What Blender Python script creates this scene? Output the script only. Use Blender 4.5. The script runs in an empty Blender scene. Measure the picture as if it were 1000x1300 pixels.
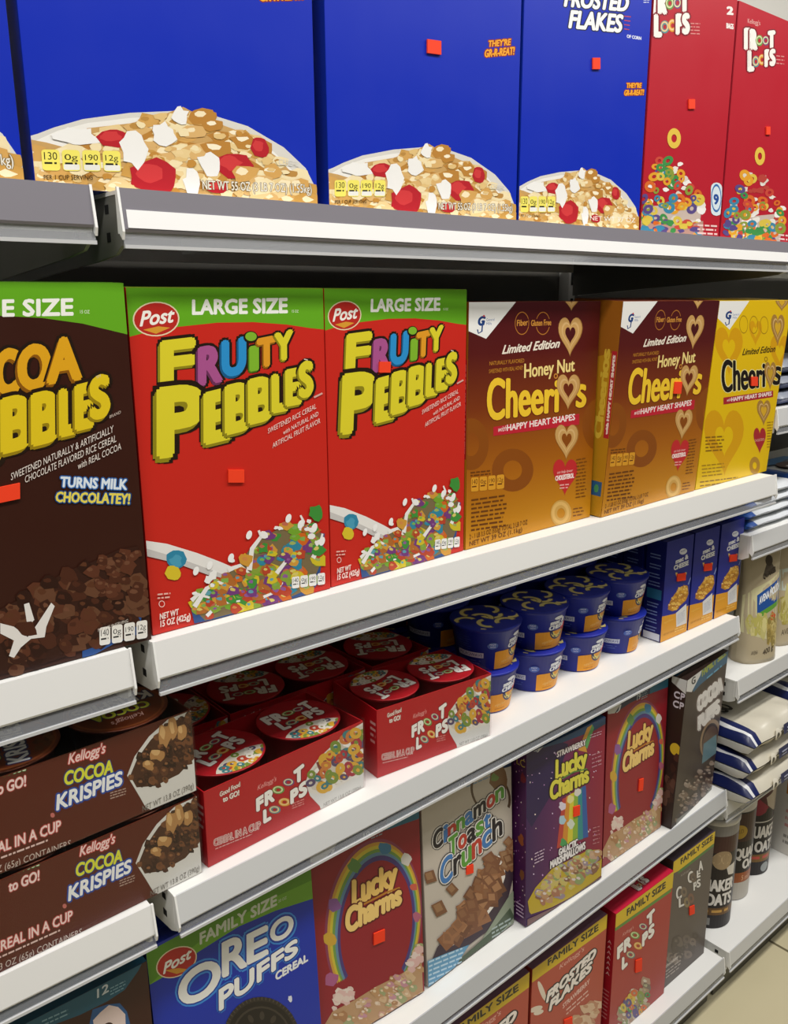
import bpy, bmesh, math, random
from mathutils import Vector, Matrix

# ---------------------------------------------------------------- camera, world, light, exposure
SC = bpy.context.scene
COL = SC.collection
cam_data = bpy.data.cameras.new('camera')
cam_data.sensor_fit = 'AUTO'
cam_data.sensor_width = 36.0
cam_data.lens = 29.964
cam_data.clip_start = 0.02
cam = bpy.data.objects.new('camera', cam_data)
COL.objects.link(cam)
R_, U_, B_ = (0.76536, -0.64357, -0.00619), (0.15844, 0.17908, 0.97099), (-0.6238, -0.74414, 0.23903)
cam.matrix_world = Matrix(((R_[0], U_[0], B_[0], 0.0), (R_[1], U_[1], B_[1], -0.68784), (R_[2], U_[2], B_[2], 1.34), (0, 0, 0, 1)))
SC.camera = cam

world = bpy.data.worlds.new('store_air')
SC.world = world
world.use_nodes = True
wb = world.node_tree.nodes['Background']
wb.inputs['Color'].default_value = (0.92, 0.95, 1.0, 1)
wb.inputs['Strength'].default_value = 0.06

def area_light(name, loc, sx, sy, power, rx=0.0, col=(1.0, 0.97, 0.92)):
    d = bpy.data.lights.new(name, 'AREA')
    d.shape = 'RECTANGLE'
    d.size, d.size_y, d.energy, d.color = sx, sy, power, col
    o = bpy.data.objects.new(name, d)
    COL.objects.link(o)
    o.location = loc
    o.rotation_euler = (rx, 0, 0)
    return o
area_light('aisle_tube_light', (0.9, -0.80, 2.75), 5.0, 0.25, 96)
area_light('aisle_panel_light', (0.9, -2.0, 2.85), 6.0, 0.6, 16, rx=math.radians(22))

SC.view_settings.view_transform = 'Standard'
SC.view_settings.look = 'None'
SC.view_settings.gamma = 1.0
SC.view_settings.use_curve_mapping = False
SC.view_settings.exposure = -0.1

# ---------------------------------------------------------------- materials
def lin(h):
    h = h.lstrip('#')
    v = [int(h[i:i + 2], 16) / 255 for i in (0, 2, 4)]
    return tuple((c / 12.92 if c <= 0.04045 else ((c + 0.055) / 1.055) ** 2.4) for c in v) + (1.0,)

MATS = {}
FIN = {'card': (0.36, 0.35, 0.03), 'matte': (0.65, 0.3, 0.0), 'foil': (0.28, 0.6, 0.3), 'plastic': (0.22, 0.5, 0.0), 'paint': (0.42, 0.45, 0.0), 'bag': (0.33, 0.5, 0.1)}

def M(hexcol, fin='card'):
    key = hexcol + fin
    if key in MATS:
        return MATS[key]
    m = bpy.data.materials.new(fin + '_' + hexcol.strip('#'))
    m.use_nodes = True
    nt = m.node_tree
    p = nt.nodes['Principled BSDF']
    p.inputs['Base Color'].default_value = lin(hexcol)
    r, sp, coat = FIN[fin]
    p.inputs['Specular IOR Level'].default_value = sp
    p.inputs['Coat Weight'].default_value = coat
    p.inputs['Coat Roughness'].default_value = 0.18
    tc = nt.nodes.new('ShaderNodeTexCoord')
    nz = nt.nodes.new('ShaderNodeTexNoise')
    nz.inputs['Scale'].default_value = 14
    mr = nt.nodes.new('ShaderNodeMapRange')
    mr.inputs['To Min'].default_value = r * 0.85
    mr.inputs['To Max'].default_value = r * 1.2
    nt.links.new(tc.outputs['Object'], nz.inputs['Vector'])
    nt.links.new(nz.outputs['Fac'], mr.inputs['Value'])
    nt.links.new(mr.outputs['Result'], p.inputs['Roughness'])
    MATS[key] = m
    return m

def ramp_mat(name, stops, axis=2, lo=0.0, hi=1.0, fin='card'):
    """printed colour gradient along the object's own axis"""
    if name in MATS:
        return MATS[name]
    m = M('#808080', fin).copy()
    m.name = name
    nt = m.node_tree
    tc = nt.nodes.new('ShaderNodeTexCoord')
    sx = nt.nodes.new('ShaderNodeSeparateXYZ')
    mr = nt.nodes.new('ShaderNodeMapRange')
    mr.inputs['From Min'].default_value, mr.inputs['From Max'].default_value = lo, hi
    cr = nt.nodes.new('ShaderNodeValToRGB')
    el = cr.color_ramp.elements
    while len(el) < len(stops):
        el.new(0.5)
    for e, (pos, c) in zip(el, stops):
        e.position, e.color = pos, lin(c)
    nt.links.new(tc.outputs['Object'], sx.inputs['Vector'])
    nt.links.new(sx.outputs[axis], mr.inputs['Value'])
    nt.links.new(mr.outputs['Result'], cr.inputs['Fac'])
    nt.links.new(cr.outputs['Color'], nt.nodes['Principled BSDF'].inputs['Base Color'])
    MATS[name] = m
    return m

def cell_mat(name, cols, scale, fin='card', rand=1.0):
    """printed picture of heaped cereal: voronoi cells in several colours"""
    if name in MATS:
        return MATS[name]
    m = M('#808080', fin).copy()
    m.name = name
    nt = m.node_tree
    tc = nt.nodes.new('ShaderNodeTexCoord')
    vo = nt.nodes.new('ShaderNodeTexVoronoi')
    vo.inputs['Scale'].default_value = scale
    vo.inputs['Randomness'].default_value = rand
    nz = nt.nodes.new('ShaderNodeTexNoise')
    nz.inputs['Scale'].default_value = scale * 1.6
    mx = nt.nodes.new('ShaderNodeMix'); mx.data_type = 'VECTOR'
    mx.inputs['Factor'].default_value = 0.012
    sep = nt.nodes.new('ShaderNodeSeparateColor')
    cr = nt.nodes.new('ShaderNodeValToRGB')
    cr.color_ramp.interpolation = 'CONSTANT'
    el = cr.color_ramp.elements
    while len(el) < len(cols):
        el.new(0.5)
    for i, (e, c) in enumerate(zip(el, cols)):
        e.position, e.color = i / len(cols), lin(c)
    nt.links.new(tc.outputs['Object'], nz.inputs['Vector'])
    nt.links.new(tc.outputs['Object'], mx.inputs['A'])
    nt.links.new(nz.outputs['Color'], mx.inputs['B'])
    nt.links.new(mx.outputs['Result'], vo.inputs['Vector'])
    nt.links.new(vo.outputs['Color'], sep.inputs['Color'])
    nt.links.new(sep.outputs[0], cr.inputs['Fac'])
    nt.links.new(cr.outputs['Color'], nt.nodes['Principled BSDF'].inputs['Base Color'])
    MATS[name] = m
    return m

def metal_mat():
    m = bpy.data.materials.new('brushed_steel'); m.use_nodes = True
    nt = m.node_tree; p = nt.nodes['Principled BSDF']
    p.inputs['Base Color'].default_value = (0.62, 0.62, 0.62, 1); p.inputs['Metallic'].default_value = 0.9
    nz = nt.nodes.new('ShaderNodeTexNoise'); nz.inputs['Scale'].default_value = 60
    mr = nt.nodes.new('ShaderNodeMapRange'); mr.inputs['To Min'].default_value = 0.22; mr.inputs['To Max'].default_value = 0.4
    nt.links.new(nz.outputs['Fac'], mr.inputs['Value']); nt.links.new(mr.outputs['Result'], p.inputs['Roughness'])
    return m
STEEL = metal_mat()

def film_mat(name, tint, gloss, rough):
    m = bpy.data.materials.new(name); m.use_nodes = True
    nt = m.node_tree; nt.nodes.remove(nt.nodes['Principled BSDF'])
    out = nt.nodes['Material Output']
    tr = nt.nodes.new('ShaderNodeBsdfTransparent'); tr.inputs['Color'].default_value = tint
    gl = nt.nodes.new('ShaderNodeBsdfGlossy'); gl.inputs['Roughness'].default_value = rough
    fr = nt.nodes.new('ShaderNodeLayerWeight'); fr.inputs['Blend'].default_value = 0.25
    mr = nt.nodes.new('ShaderNodeMapRange'); mr.inputs['To Min'].default_value = gloss * 0.5; mr.inputs['To Max'].default_value = gloss * 3
    mx = nt.nodes.new('ShaderNodeMixShader')
    nt.links.new(fr.outputs['Facing'], mr.inputs['Value']); nt.links.new(mr.outputs['Result'], mx.inputs['Fac'])
    nt.links.new(tr.outputs[0], mx.inputs[1]); nt.links.new(gl.outputs[0], mx.inputs[2]); nt.links.new(mx.outputs[0], out.inputs['Surface'])
    return m
FILM = film_mat('shrink_film', (0.97, 0.97, 0.97, 1), 0.03, 0.3)
CLEAR = film_mat('clear_rail_plastic', (0.93, 0.94, 0.95, 1), 0.10, 0.10)
def haze(m, fac):      # slightly milky plastic
    nt = m.node_tree; out = nt.nodes['Material Output']; src = out.inputs['Surface'].links[0].from_socket
    df = nt.nodes.new('ShaderNodeBsdfDiffuse'); df.inputs['Color'].default_value = (0.62, 0.63, 0.66, 1)
    mx = nt.nodes.new('ShaderNodeMixShader'); mx.inputs['Fac'].default_value = fac
    nt.links.new(src, mx.inputs[1]); nt.links.new(df.outputs[0], mx.inputs[2]); nt.links.new(mx.outputs[0], out.inputs['Surface'])
haze(CLEAR, 0.16)

# ---------------------------------------------------------------- mesh helpers
def link(name, bm, mats, parent=None, smooth=False):
    me = bpy.data.meshes.new(name)
    bm.to_mesh(me); bm.free()
    for m in mats:
        me.materials.append(m)
    if smooth:
        for p in me.polygons:
            p.use_smooth = True
    o = bpy.data.objects.new(name, me)
    COL.objects.link(o)
    if parent:
        o.parent = parent
    return o

class MatSet:
    def __init__(s): s.l = []
    def __call__(s, m):
        if isinstance(m, str): m = M(m)
        if m not in s.l: s.l.append(m)
        return s.l.index(m)

def add_box(bm, lo, hi, mi=0, bev=0.0, facemats=None):
    """facemats: dict of '-x','+x','-y','+y','-z','+z' -> material index"""
    t = bmesh.new()
    bmesh.ops.create_cube(t, size=1.0)
    for v in t.verts:
        v.co = Vector([lo[i] + (v.co[i] + 0.5) * (hi[i] - lo[i]) for i in range(3)])
    if bev:
        bmesh.ops.bevel(t, geom=list(t.edges), offset=bev, segments=2, affect='EDGES', profile=0.6)
    t.normal_update()
    for f in t.faces:
        f.material_index = mi
        if facemats:
            n = f.normal
            a = max(range(3), key=lambda i: abs(n[i]))
            f.material_index = facemats.get(('+' if n[a] > 0 else '-') + 'xyz'[a], mi)
    merge(bm, t)

def merge(bm, t, mat=None):
    vm = {}
    for v in t.verts:
        vm[v] = bm.verts.new(mat @ v.co if mat else v.co)
    for f in t.faces:
        try:
            g = bm.faces.new([vm[v] for v in f.verts])
            g.material_index = f.material_index; g.smooth = f.smooth
        except ValueError:
            pass
    t.free()

def prism(bm, prof, x0, x1, mi=0):
    """profile in (y,z), swept along x"""
    a = [bm.verts.new((x0, y, z)) for y, z in prof]
    b = [bm.verts.new((x1, y, z)) for y, z in prof]
    n = len(prof); fs = []
    for i in range(n):
        fs.append(bm.faces.new((a[i], a[(i + 1) % n], b[(i + 1) % n], b[i])))
    fs.append(bm.faces.new(a)); fs.append(bm.faces.new(b[::-1]))
    for f in fs: f.material_index = mi
    bmesh.ops.recalc_face_normals(bm, faces=fs)

def lathe(bm, prof, n=40, mi=0, mis=None, cx=0, cy=0):
    """profile of (r,z) bottom to top"""
    rings = []
    for r, z in prof:
        if r < 1e-6:
            rings.append([bm.verts.new((cx, cy, z))])
        else:
            rings.append([bm.verts.new((cx - r * math.sin(2 * math.pi * k / n), cy + r * math.cos(2 * math.pi * k / n), z)) for k in range(n)])
    for j in range(len(rings) - 1):
        a, b = rings[j], rings[j + 1]
        for k in range(n):
            q = [a[k % len(a)], a[(k + 1) % len(a)], b[(k + 1) % len(b)], b[k % len(b)]]
            u = []
            for v in q:
                if v not in u: u.append(v)
            if len(u) > 2:
                f = bm.faces.new(u[::-1]); f.smooth = True
                f.material_index = mis[j] if mis else mi

# ---------------------------------------------------------------- lettering (Blender's built-in outline font turned into mesh)
TXT = {}
def text_mesh(s, bold=0.0):
    k = (s, bold)
    if k not in TXT:
        c = bpy.data.curves.new('lettering', 'FONT')
        c.body = s; c.resolution_u = 5 if len(s) <= 9 else 2; c.offset = bold
        o = bpy.data.objects.new('lettering', c)
        me = bpy.data.meshes.new_from_object(o)
        vs = [(v.co.x, v.co.y) for v in me.vertices]
        fs = [tuple(p.vertices) for p in me.polygons]
        bpy.data.objects.remove(o); bpy.data.curves.remove(c); bpy.data.meshes.remove(me)
        x0 = min(v[0] for v in vs); x1 = max(v[0] for v in vs)
        TXT[k] = ([((x - x0) / (x1 - x0), y / 0.70) for x, y in vs], fs)
    return TXT[k]

def homography(src, dst):
    A = []; b = []
    for (x, y), (u, v) in zip(src, dst):
        A.append([x, y, 1, 0, 0, 0, -u * x, -u * y]); b.append(u)
        A.append([0, 0, 0, x, y, 1, -v * x, -v * y]); b.append(v)
    n = 8
    for i in range(n):
        p = max(range(i, n), key=lambda r: abs(A[r][i]))
        A[i], A[p] = A[p], A[i]; b[i], b[p] = b[p], b[i]
        for r in range(n):
            if r != i:
                f = A[r][i] / A[i][i]
                if f:
                    A[r] = [x - f * y for x, y in zip(A[r], A[i])]; b[r] -= f * b[i]
    h = [b[i] / A[i][i] for i in range(n)] + [1.0]
    return h

class Art:
    """flat printed artwork on a panel W wide and H high.  Drawing coordinates run y down; 'quad' gives the
    panel's corners TL,TR,BR,BL and crop=(ox,oy,s) the frame they were measured in (drawing = (q-o)*s).
    Without quad the drawing area is 0..100 both ways."""
    def __init__(s, W, H, quad=None, crop=(0, 0, 1)):
        s.W, s.H = W, H
        q = quad or [(0, 0), (100, 0), (100, 100), (0, 100)]
        ox, oy, sc = crop
        s.h = homography([((x - ox) * sc, (y - oy) * sc) for x, y in q], [(0, H), (W, H), (W, 0), (0, 0)])
        s.items = []; s.n = 0; s.pre = None
    def m(s, x, y):
        if s.pre: x, y = s.pre(x, y)
        h = s.h; w = h[6] * x + h[7] * y + h[8]
        return ((h[0] * x + h[1] * y + h[2]) / w, (h[3] * x + h[4] * y + h[5]) / w)
    def put(s, vs, fs, mat, layer=None):
        if layer is None:
            s.n += 1; layer = s.n
        s.items.append(([s.m(*v) for v in vs], fs, mat, layer))
    def poly(s, pts, mat, layer=None):
        s.put(pts, [tuple(range(len(pts)))], mat, layer); return s
    def all(s, mat):
        s.n += 1
        s.items.append(([(0, 0), (s.W, 0), (s.W, s.H), (0, s.H)], [(0, 1, 2, 3)], mat, s.n)); return s
    def rect(s, x0, y0, x1, y1, mat):
        return s.poly([(x0, y0), (x1, y0), (x1, y1), (x0, y1)], mat)
    def rrect(s, x0, y0, x1, y1, mat, r=None, sl=0.0):
        r = r or min(x1 - x0, y1 - y0) * 0.2
        pts = []
        for cx, cy, a0 in ((x1 - r, y0 + r, -90), (x1 - r, y1 - r, 0), (x0 + r, y1 - r, 90), (x0 + r, y0 + r, 180)):
            for k in range(4):
                a = math.radians(a0 + k * 30); X = cx + r * math.cos(a)
                pts.append((X, cy + r * math.sin(a) + sl * (X - x0)))
        return s.poly(pts, mat)
    def ell(s, cx, cy, rx, ry, mat, rot=0, n=28, layer=None, a0=0, a1=360):
        c, d = math.cos(math.radians(rot)), math.sin(math.radians(rot))
        pts = []
        full = abs(a1 - a0) >= 360
        for k in range(n if full else n + 1):
            a = math.radians(a0 + (a1 - a0) * k / n)
            x, y = rx * math.cos(a), ry * math.sin(a)
            pts.append((cx + x * c - y * d, cy + x * d + y * c))
        return s.poly(pts, mat, layer)
    def ring(s, cx, cy, rx, ry, t, mat, rot=0, n=28, a0=0, a1=360, layer=None):
        c, d = math.cos(math.radians(rot)), math.sin(math.radians(rot))
        vs = []; fs = []
        full = abs(a1 - a0) >= 360
        N = n if full else n + 1
        for k in range(N):
            a = math.radians(a0 + (a1 - a0) * k / n)
            for q in (1.0, 1.0 - t):
                x, y = q * rx * math.cos(a), q * ry * math.sin(a)
                vs.append((cx + x * c - y * d, cy + x * d + y * c))
        for k in range(n):
            j = (k + 1) % N
            fs.append((2 * k, 2 * j, 2 * j + 1, 2 * k + 1))
        s.put(vs, fs, mat, layer); return s
    def line(s, pts, w, mat, w1=None):
        vs = []; n = len(pts); w1 = w if w1 is None else w1
        for i, (x, y) in enumerate(pts):
            a = pts[max(0, i - 1)]; b = pts[min(n - 1, i + 1)]
            dx, dy = b[0] - a[0], b[1] - a[1]; L = math.hypot(dx, dy) or 1
            ww = (w + (w1 - w) * i / (n - 1)) / 2
            vs += [(x - dy / L * ww, y + dx / L * ww), (x + dy / L * ww, y - dx / L * ww)]
        s.put(vs, [(2 * i, 2 * i + 1, 2 * i + 3, 2 * i + 2) for i in range(n - 1)], mat); return s
    def heart(s, cx, cy, w, h, mat, hole=None, layer=None):
        pts = []
        for k in range(36):
            t = 2 * math.pi * k / 36
            x = 16 * math.sin(t) ** 3
            y = 13 * math.cos(t) - 5 * math.cos(2 * t) - 2 * math.cos(3 * t) - math.cos(4 * t)
            pts.append((cx + x / 32 * w, cy - (y + 2.5) / 29 * h))
        s.poly(pts, mat, layer)
        if hole: s.heart(cx, cy - h * 0.02, w * 0.42, h * 0.42, hole)
        return s
    def blob(s, cx, cy, rx, ry, mat, seed=0, n=11, jit=0.28, layer=None):
        r = random.Random(seed * 7919 + 13)
        pts = []
        for k in range(n):
            a = 2 * math.pi * (k + r.uniform(-.2, .2)) / n; q = 1 + r.uniform(-jit, jit)
            pts.append((cx + rx * q * math.cos(a), cy + ry * q * math.sin(a)))
        return s.poly(pts, mat, layer)
    def scatter(s, region, n, size, cols, kind='blob', seed=1, asp=1.0, hi=None):
        r = random.Random(seed)
        xs = [p[0] for p in region]; ys = [p[1] for p in region]
        base = s.n; k = 0; tries = 0
        while k < n and tries < n * 40:
            tries += 1
            x, y = r.uniform(min(xs), max(xs)), r.uniform(min(ys), max(ys))
            ins = False; j = len(region) - 1
            for i in range(len(region)):
                if (region[i][1] > y) != (region[j][1] > y) and x < (region[j][0] - region[i][0]) * (y - region[i][1]) / (region[j][1] - region[i][1]) + region[i][0]:
                    ins = not ins
                j = i
            if not ins: continue
            L = base + 1 + 2 * (k % 14); z = size * r.uniform(0.7, 1.3); c = r.choice(cols)
            if kind == 'blob':
                s.blob(x, y, z, z * asp * r.uniform(0.6, 1.0), c, seed=r.randint(0, 9999), n=9, layer=L)
                if hi: s.blob(x - z * .2, y - z * asp * .25, z * .45, z * .3 * asp, r.choice(hi), seed=r.randint(0, 9999), n=7, layer=L + 1)
            elif kind == 'ring':
                s.ring(x, y, z, z * asp * r.uniform(0.65, 1), 0.62, c, rot=r.uniform(0, 180), n=16, layer=L)
            elif kind == 'square':
                a = r.uniform(0, 3.14); pts = []
                for q in range(4):
                    t = a + q * math.pi / 2
                    pts.append((x + z * math.cos(t), y + z * asp * math.sin(t)))
                s.poly(pts, c, L)
                if hi:
                    s.poly([(x + (px - x) * .6 - z * .1, y + (py - y) * .6 - z * .1) for px, py in pts], r.choice(hi), L + 1)
            k += 1
        s.n = base + 30
        return s
    def T(s, t, p0, p1, h0, h1=None, c='#ffffff', bold=0.0, out=None, skew=0.0, sh=None, fat=0.0, arc=0.0, up=None):
        """text between two baseline points with cap heights h0,h1; out=[(width,colour)..] drawn first (widest first)"""
        h1 = h0 if h1 is None else h1
        V, F = text_mesh(t, bold)
        def mp(dx, dy):
            o = []
            for tx, ty in V:
                h = h0 + (h1 - h0) * tx
                if up:
                    o.append((p0[0] + tx * (p1[0] - p0[0]) + up[0] * ty * h + dx, p0[1] + tx * (p1[1] - p0[1]) + up[1] * ty * h + dy)); continue
                o.append((p0[0] + tx * (p1[0] - p0[0]) + skew * ty * h + dx, p0[1] + tx * (p1[1] - p0[1]) - ty * h + dy - arc * 4 * tx * (1 - tx)))
            return o
        def dil(r, col, L, n=10, ox=0, oy=0):
            for k in range(n):
                a = 2 * math.pi * k / n
                s.put(mp(ox + r * math.cos(a), oy + r * math.sin(a)), F, col, L)
        for w, col in (out or []):
            s.n += 1; dil(w, col, s.n)
        if sh:
            s.n += 1
            for q in (1.0, 0.5):
                s.put(mp(sh[0] * q, sh[1] * q), F, sh[2], s.n)
                if fat: dil(fat, sh[2], s.n, 6, sh[0] * q, sh[1] * q)
        s.n += 1
        s.put(mp(0, 0), F, c, s.n)
        if fat: dil(fat, c, s.n, 7)
        return s
    def lines(s, x0, y0, x1, n, step, w, mat, sl=0.0, seed=3):
        """rows of unreadably fine print"""
        r = random.Random(seed); s.n += 1; L = s.n
        for i in range(n):
            y = y0 + i * step; x = x0; e = x1 - r.uniform(0, .15) * (x1 - x0)
            while x < e:
                b = min(e, x + r.uniform(1.5, 5) * w)
                s.poly([(x, y + sl * (x - x0)), (b, y + sl * (b - x0)), (b, y + w + sl * (b - x0)), (x, y + w + sl * (x - x0))], mat, L)
                x = b + w * 0.8
        return s
    def build(s, bm, ms, M4=None, fn=None, cuts=None, lift=6e-5, step=1.5e-6):
        """clip to the panel, then place: M4 maps (X,Z,lift) with the local frame x right, y out of the panel (negative), z up"""
        t = bmesh.new()
        for L, (vs, fs, mat, _) in enumerate(s.items):
            z = lift + L * step       # every printed piece gets its own hair-thin ink layer, in drawing order
            mi = ms(mat)
            bv = [t.verts.new((x, y, z)) for x, y in vs]
            for f in fs:
                try:
                    g = t.faces.new([bv[i] for i in f]); g.material_index = mi
                except ValueError:
                    pass
        bmesh.ops.triangulate(t, faces=[f for f in t.faces if len(f.verts) > 4])
        e = 0.0004
        for co, no in (((e, 0, 0), (-1, 0, 0)), ((s.W - e, 0, 0), (1, 0, 0)), ((0, e, 0), (0, -1, 0)), ((0, s.H - e, 0), (0, 1, 0))):
            bmesh.ops.bisect_plane(t, geom=t.verts[:] + t.edges[:] + t.faces[:], plane_co=co, plane_no=no, clear_outer=True, dist=1e-7)
        for x in (cuts or []):
            bmesh.ops.bisect_plane(t, geom=t.verts[:] + t.edges[:] + t.faces[:], plane_co=(x, 0, 0), plane_no=(1, 0, 0), dist=1e-7)
        t.normal_update()
        for f in t.faces:
            if f.normal.z < 0: f.normal_flip()
        for v in t.verts:
            X, Z, q = v.co
            v.co = Vector(fn(X, Z, q)) if fn else (M4 @ Vector((X, -q, Z)))
        merge(bm, t)

def front(d=0): return Matrix.Identity(4)
def left_side(d):   # drawing x runs from back (0) to front (d)
    return Matrix(((0, 1, 0, 0), (-1, 0, 0, d), (0, 0, 1, 0), (0, 0, 0, 1)))
def right_side(W, d):
    return Matrix(((0, -1, 0, W), (1, 0, 0, 0), (0, 0, 1, 0), (0, 0, 0, 1)))
def top_side(d, H):  # drawing x left to right, Z=0 at the front edge
    return Matrix(((1, 0, 0, 0), (0, 0, 1, 0), (0, -1, 0, H), (0, 0, 0, 1)))

def thing(name, label, cat, loc=(0, 0, 0), rz=0.0, rx=0.0, group=None):
    o = bpy.data.objects.new(name, None)
    o.empty_display_size = 0.05
    COL.objects.link(o)
    o.location = loc; o.rotation_euler = (rx, 0, rz)
    o['label'] = label; o['category'] = cat
    if group: o['group'] = group
    return o

def tag(o, label, cat, group=None):
    o['label'] = label; o['category'] = cat
    if group: o['group'] = group
    return o

def copy_tree(o, loc, rz=0.0, label=None, group=None, rx=0.0):
    c = o.copy(); COL.objects.link(c)
    c.location = loc; c.rotation_euler = (rx, 0, rz)
    if label: c['label'] = label
    if group: c['group'] = group
    for ch in list(o.children):
        k = ch.copy(); COL.objects.link(k); k.parent = c
        for g in list(ch.children):
            q = g.copy(); COL.objects.link(q); q.parent = k
    return c

def struct(o):
    o['kind'] = 'structure'; return o
# ---------------------------------------------------------------- the setting
def floor_mat():
    m = bpy.data.materials.new('beige_floor_tile'); m.use_nodes = True
    nt = m.node_tree; p = nt.nodes['Principled BSDF']
    p.inputs['Roughness'].default_value = 0.28
    tc = nt.nodes.new('ShaderNodeTexCoord')
    br = nt.nodes.new('ShaderNodeTexBrick'); br.offset = 0.0
    br.inputs['Scale'].default_value = 1.0
    br.inputs['Brick Width'].default_value = 0.6; br.inputs['Row Height'].default_value = 0.6
    br.inputs['Mortar Size'].default_value = 0.0035
    br.inputs['Color1'].default_value = lin('#cfc5a4'); br.inputs['Color2'].default_value = lin('#c8be9c'); br.inputs['Mortar'].default_value = lin('#6f674f')
    mp = nt.nodes.new('ShaderNodeMapping'); mp.inputs['Location'].default_value = (0.183, 0.2, 0)
    nz = nt.nodes.new('ShaderNodeTexNoise'); nz.inputs['Scale'].default_value = 7; nz.inputs['Detail'].default_value = 5
    mx = nt.nodes.new('ShaderNodeMix'); mx.data_type = 'RGBA'; mx.blend_type = 'MULTIPLY'
    mx.inputs['Factor'].default_value = 0.35
    nt.links.new(tc.outputs['Object'], mp.inputs['Vector']); nt.links.new(mp.outputs['Vector'], br.inputs['Vector'])
    nt.links.new(tc.outputs['Object'], nz.inputs['Vector'])
    cr = nt.nodes.new('ShaderNodeValToRGB'); cr.color_ramp.elements[0].color = (0.72, 0.7, 0.62, 1); cr.color_ramp.elements[1].color = (1, 1, 1, 1)
    nt.links.new(nz.outputs['Fac'], cr.inputs['Fac'])
    nt.links.new(br.outputs['Color'], mx.inputs['A']); nt.links.new(cr.outputs['Color'], mx.inputs['B'])
    nt.links.new(mx.outputs['Result'], p.inputs['Base Color'])
    return m

bm = bmesh.new(); add_box(bm, (-3, -4, -0.05), (6, 0.6, 0.0))
struct(link('floor', bm, [floor_mat()]))
bm = bmesh.new(); add_box(bm, (-3, 0.5, 0.0), (6, 0.6, 3.0))
struct(link('wall_back', bm, [M('#dcdad4', 'matte')]))

def shelf(label, x0, x1, ztop, y1=0.40, rail='#e9e9e8', strip=None, E_=-0.021, rh=0.029, gh=0.012, bow=0.004, plate='#dededa', y0=0.0, yaw=0.0):
    # E_ front edge of the board, rh rail height, gh height of the clear grip under it, bow how far the rail leans out
    root = thing('shelf', label, 'shelf', (x0, y0, ztop), yaw)
    L = x1 - x0
    bm = bmesh.new()
    add_box(bm, (0, E_, -0.003), (L, y1, 0.0), 0, 0)
    add_box(bm, (0, E_, -0.032), (L, E_ + 0.004, -0.003), 0, 0)
    add_box(bm, (0, y1 - 0.004, -0.032), (L, y1, -0.003), 0, 0)
    for k in range(1, 4):
        add_box(bm, (L * k / 4 - 0.01, E_ + 0.004, -0.022), (L * k / 4 + 0.01, y1 - 0.004, -0.003), 0, 0)
    link('board', bm, [M('#e9e9e6', 'paint')], root)
    bm = bmesh.new()
    add_box(bm, (0.0, E_ - 0.0008, -rh), (L, E_ - 0.0002, -0.003), 0)
    prism(bm, [(E_ - 0.0008, 0.0015), (E_ - 0.0025, 0.0015), (E_ - 0.0025 - bow, -rh + 0.002), (E_ - 0.0015 - bow, -rh), (E_ - 0.0008, -rh)], 0.0, L)
    link('price_rail', bm, [M(rail, 'plastic')], root)
    bm = bmesh.new()
    z0 = -rh - 0.0003
    prism(bm, [(E_ - 0.001 - bow * .4, z0), (E_ - 0.002 - bow * .4, z0), (E_ - 0.0025 - bow, z0 - gh + .003), (E_ - 0.0015 - bow, z0 - gh + .003)], 0.0, L, 0)
    prism(bm, [(E_ - 0.0012 - bow, z0 - gh + .0028), (E_ - 0.004 - bow, z0 - gh + .0028), (E_ - 0.004 - bow, z0 - gh), (E_ - 0.0012 - bow, z0 - gh)], 0.0, L, 1)
    link('rail_grip', bm, [CLEAR, M('#c9cacc', 'plastic')], root)
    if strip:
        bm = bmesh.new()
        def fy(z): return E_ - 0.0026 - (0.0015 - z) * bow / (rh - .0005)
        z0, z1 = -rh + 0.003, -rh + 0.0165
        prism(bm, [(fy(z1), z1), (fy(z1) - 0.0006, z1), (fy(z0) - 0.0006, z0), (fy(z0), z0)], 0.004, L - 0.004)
        link('reflection_strip', bm, [M(strip, 'card')], root)  # white strip paints in a lamp's reflection along the rail
    for x in (0.0005, L - 0.0035):
        bm = bmesh.new()
        pr = [(E_ + 0.0005, -0.003), (E_ + 0.0005, -rh - 0.010), (E_ + 0.012, -rh - 0.016), (E_ + 0.05, -rh - 0.020), (y1 - 0.005, -0.075), (y1 - 0.005, -0.004)]
        prism(bm, pr, x, x + 0.003)
        for hz in (-0.012, -rh - 0.002):
            for q in range(1):
                add_box(bm, (x - 0.0003, E_ + 0.020, hz - 0.004), (x + 0.0033, E_ + 0.027, hz + 0.003), 1)
        link('bracket', bm, [M(plate, 'paint'), M('#1a1a1a', 'matte')], root)
    for x in (-0.0015, L - 0.0005):
        bm = bmesh.new()
        prism(bm, [(E_ - 0.0009, 0.002), (E_ - 0.0030, 0.002), (E_ - 0.0045 - bow, -rh), (E_ - 0.0025 - bow, -rh - gh * .5), (E_ - 0.0009, -rh)], x, x + 0.002)
        link('end_cap', bm, [M('#f0f0ee', 'plastic')], root)
    return root

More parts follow.
